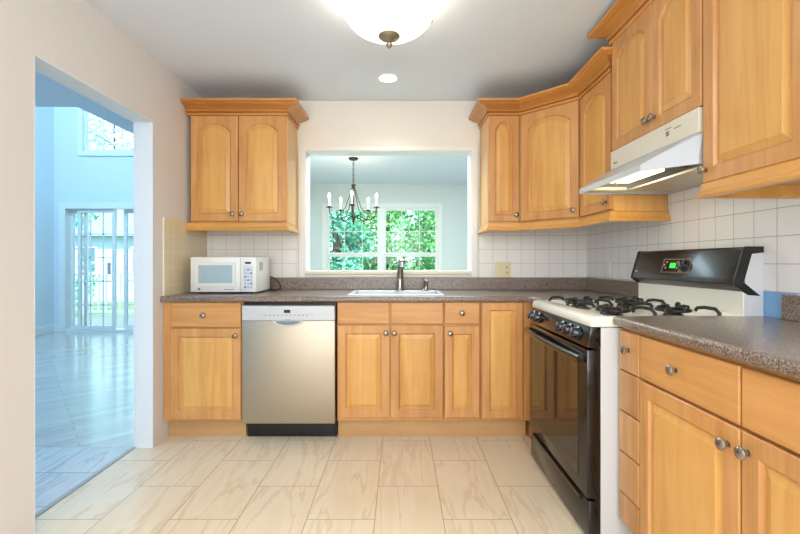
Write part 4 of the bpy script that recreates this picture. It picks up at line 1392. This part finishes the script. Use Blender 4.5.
def tree(label, x, y, z0, h, rad, mat, n, leaf=.10, squash=1.0, name='leafy_tree'):
    t = thing(name, label, 'tree', (x, y, z0), 0, 'garden trees')
    rnd = random.Random(int(x * 100 + y * 10))
    b = BM()
    tube(b, [(x, y, z0), (x + .05, y, z0 + h * .35), (x - .05, y + .05, z0 + h * .7), (x, y, z0 + h * .92)], [.14, .11, .07, .02], 10)
    for k in range(9):
        a_ = rnd.random() * 2 * pi; zz = z0 + h * (.25 + .6 * rnd.random())
        tube(b, [(x, y, zz), (x + cos(a_) * rad * .4, y + sin(a_) * rad * .4, zz + .35), (x + cos(a_) * rad * .8, y + sin(a_) * rad * .8, zz + .5)], [.04, .025, .01], 6)
    obj('trunk', b, BARK, t, smooth=60)
    clumps = []
    for k in range(26):
        a_ = rnd.random() * 2 * pi; rr = rad * (rnd.random() ** .5) * .85; zz = z0 + h * (.15 + .85 * rnd.random())
        clumps.append((x + cos(a_) * rr, y + sin(a_) * rr * .7, zz, rad * (.28 + .25 * rnd.random())))
    verts, faces = [], []
    for k in range(n):
        c = clumps[rnd.randrange(len(clumps))]
        v = Vector((rnd.gauss(0, 1), rnd.gauss(0, 1), rnd.gauss(0, 1))).normalized() * c[3] * (.55 + .5 * rnd.random())
        p = Vector(c[:3]) + v
        d = Vector((rnd.gauss(0, 1), rnd.gauss(0, 1), rnd.gauss(-.3, .6))).normalized()
        s_, u_ = frame_for(d)
        ang = rnd.random() * 2 * pi
        w_ = s_ * cos(ang) + u_ * sin(ang)
        l = leaf * (.6 + .8 * rnd.random())
        i = len(verts)
        nn = d.cross(w_) * l * .12
        verts += [p, p + d * l * .5 + w_ * l * .32 + nn, p + d * l, p + d * l * .5 - w_ * l * .32 + nn]
        faces.append((i, i + 1, i + 2, i + 3))
    me = bpy.data.meshes.new('foliage')
    M = rootm(t).inverted()
    me.from_pydata([M @ v for v in verts], [], faces)
    me.materials.append(mat)
    o = bpy.data.objects.new('foliage', me); COL.objects.link(o); o.parent = t
    return t
tree('bright teal-green leafy tree close behind the left half of the dining window', -1.5, 10.0, -.7, 4.3, .95, LEAF_B, 7000, .11)
tree('yellow-green leafy tree close behind the right half of the dining window', 1.05, 10.0, -.7, 4.3, .95, LEAF_A, 7000, .11)
tree('leafy tree farther back, seen beside the middle mullion of the dining window', -.35, 13.0, -.7, 5.0, 1.25, LEAF_A, 7000, .14)
tree('blue-green tree farther back at the right side of the dining window', 2.9, 13.2, -.7, 5.0, 1.25, LEAF_B, 6000, .14)
tree('farther leafy tree behind the leftmost dining window panes', -3.6, 13.2, -.7, 5.0, 1.25, LEAF_B, 6000, .14)
tree('small airy tree with teal leaves reaching past the deck railing', -9.9, 12.4, -.7, 4.3, 1.0, LEAF_B, 1400, .16)
tree('tall pale tree standing behind the neighbouring house', -21.5, 32, -.7, 17, 3.4, LEAF_P, 1500, .4)
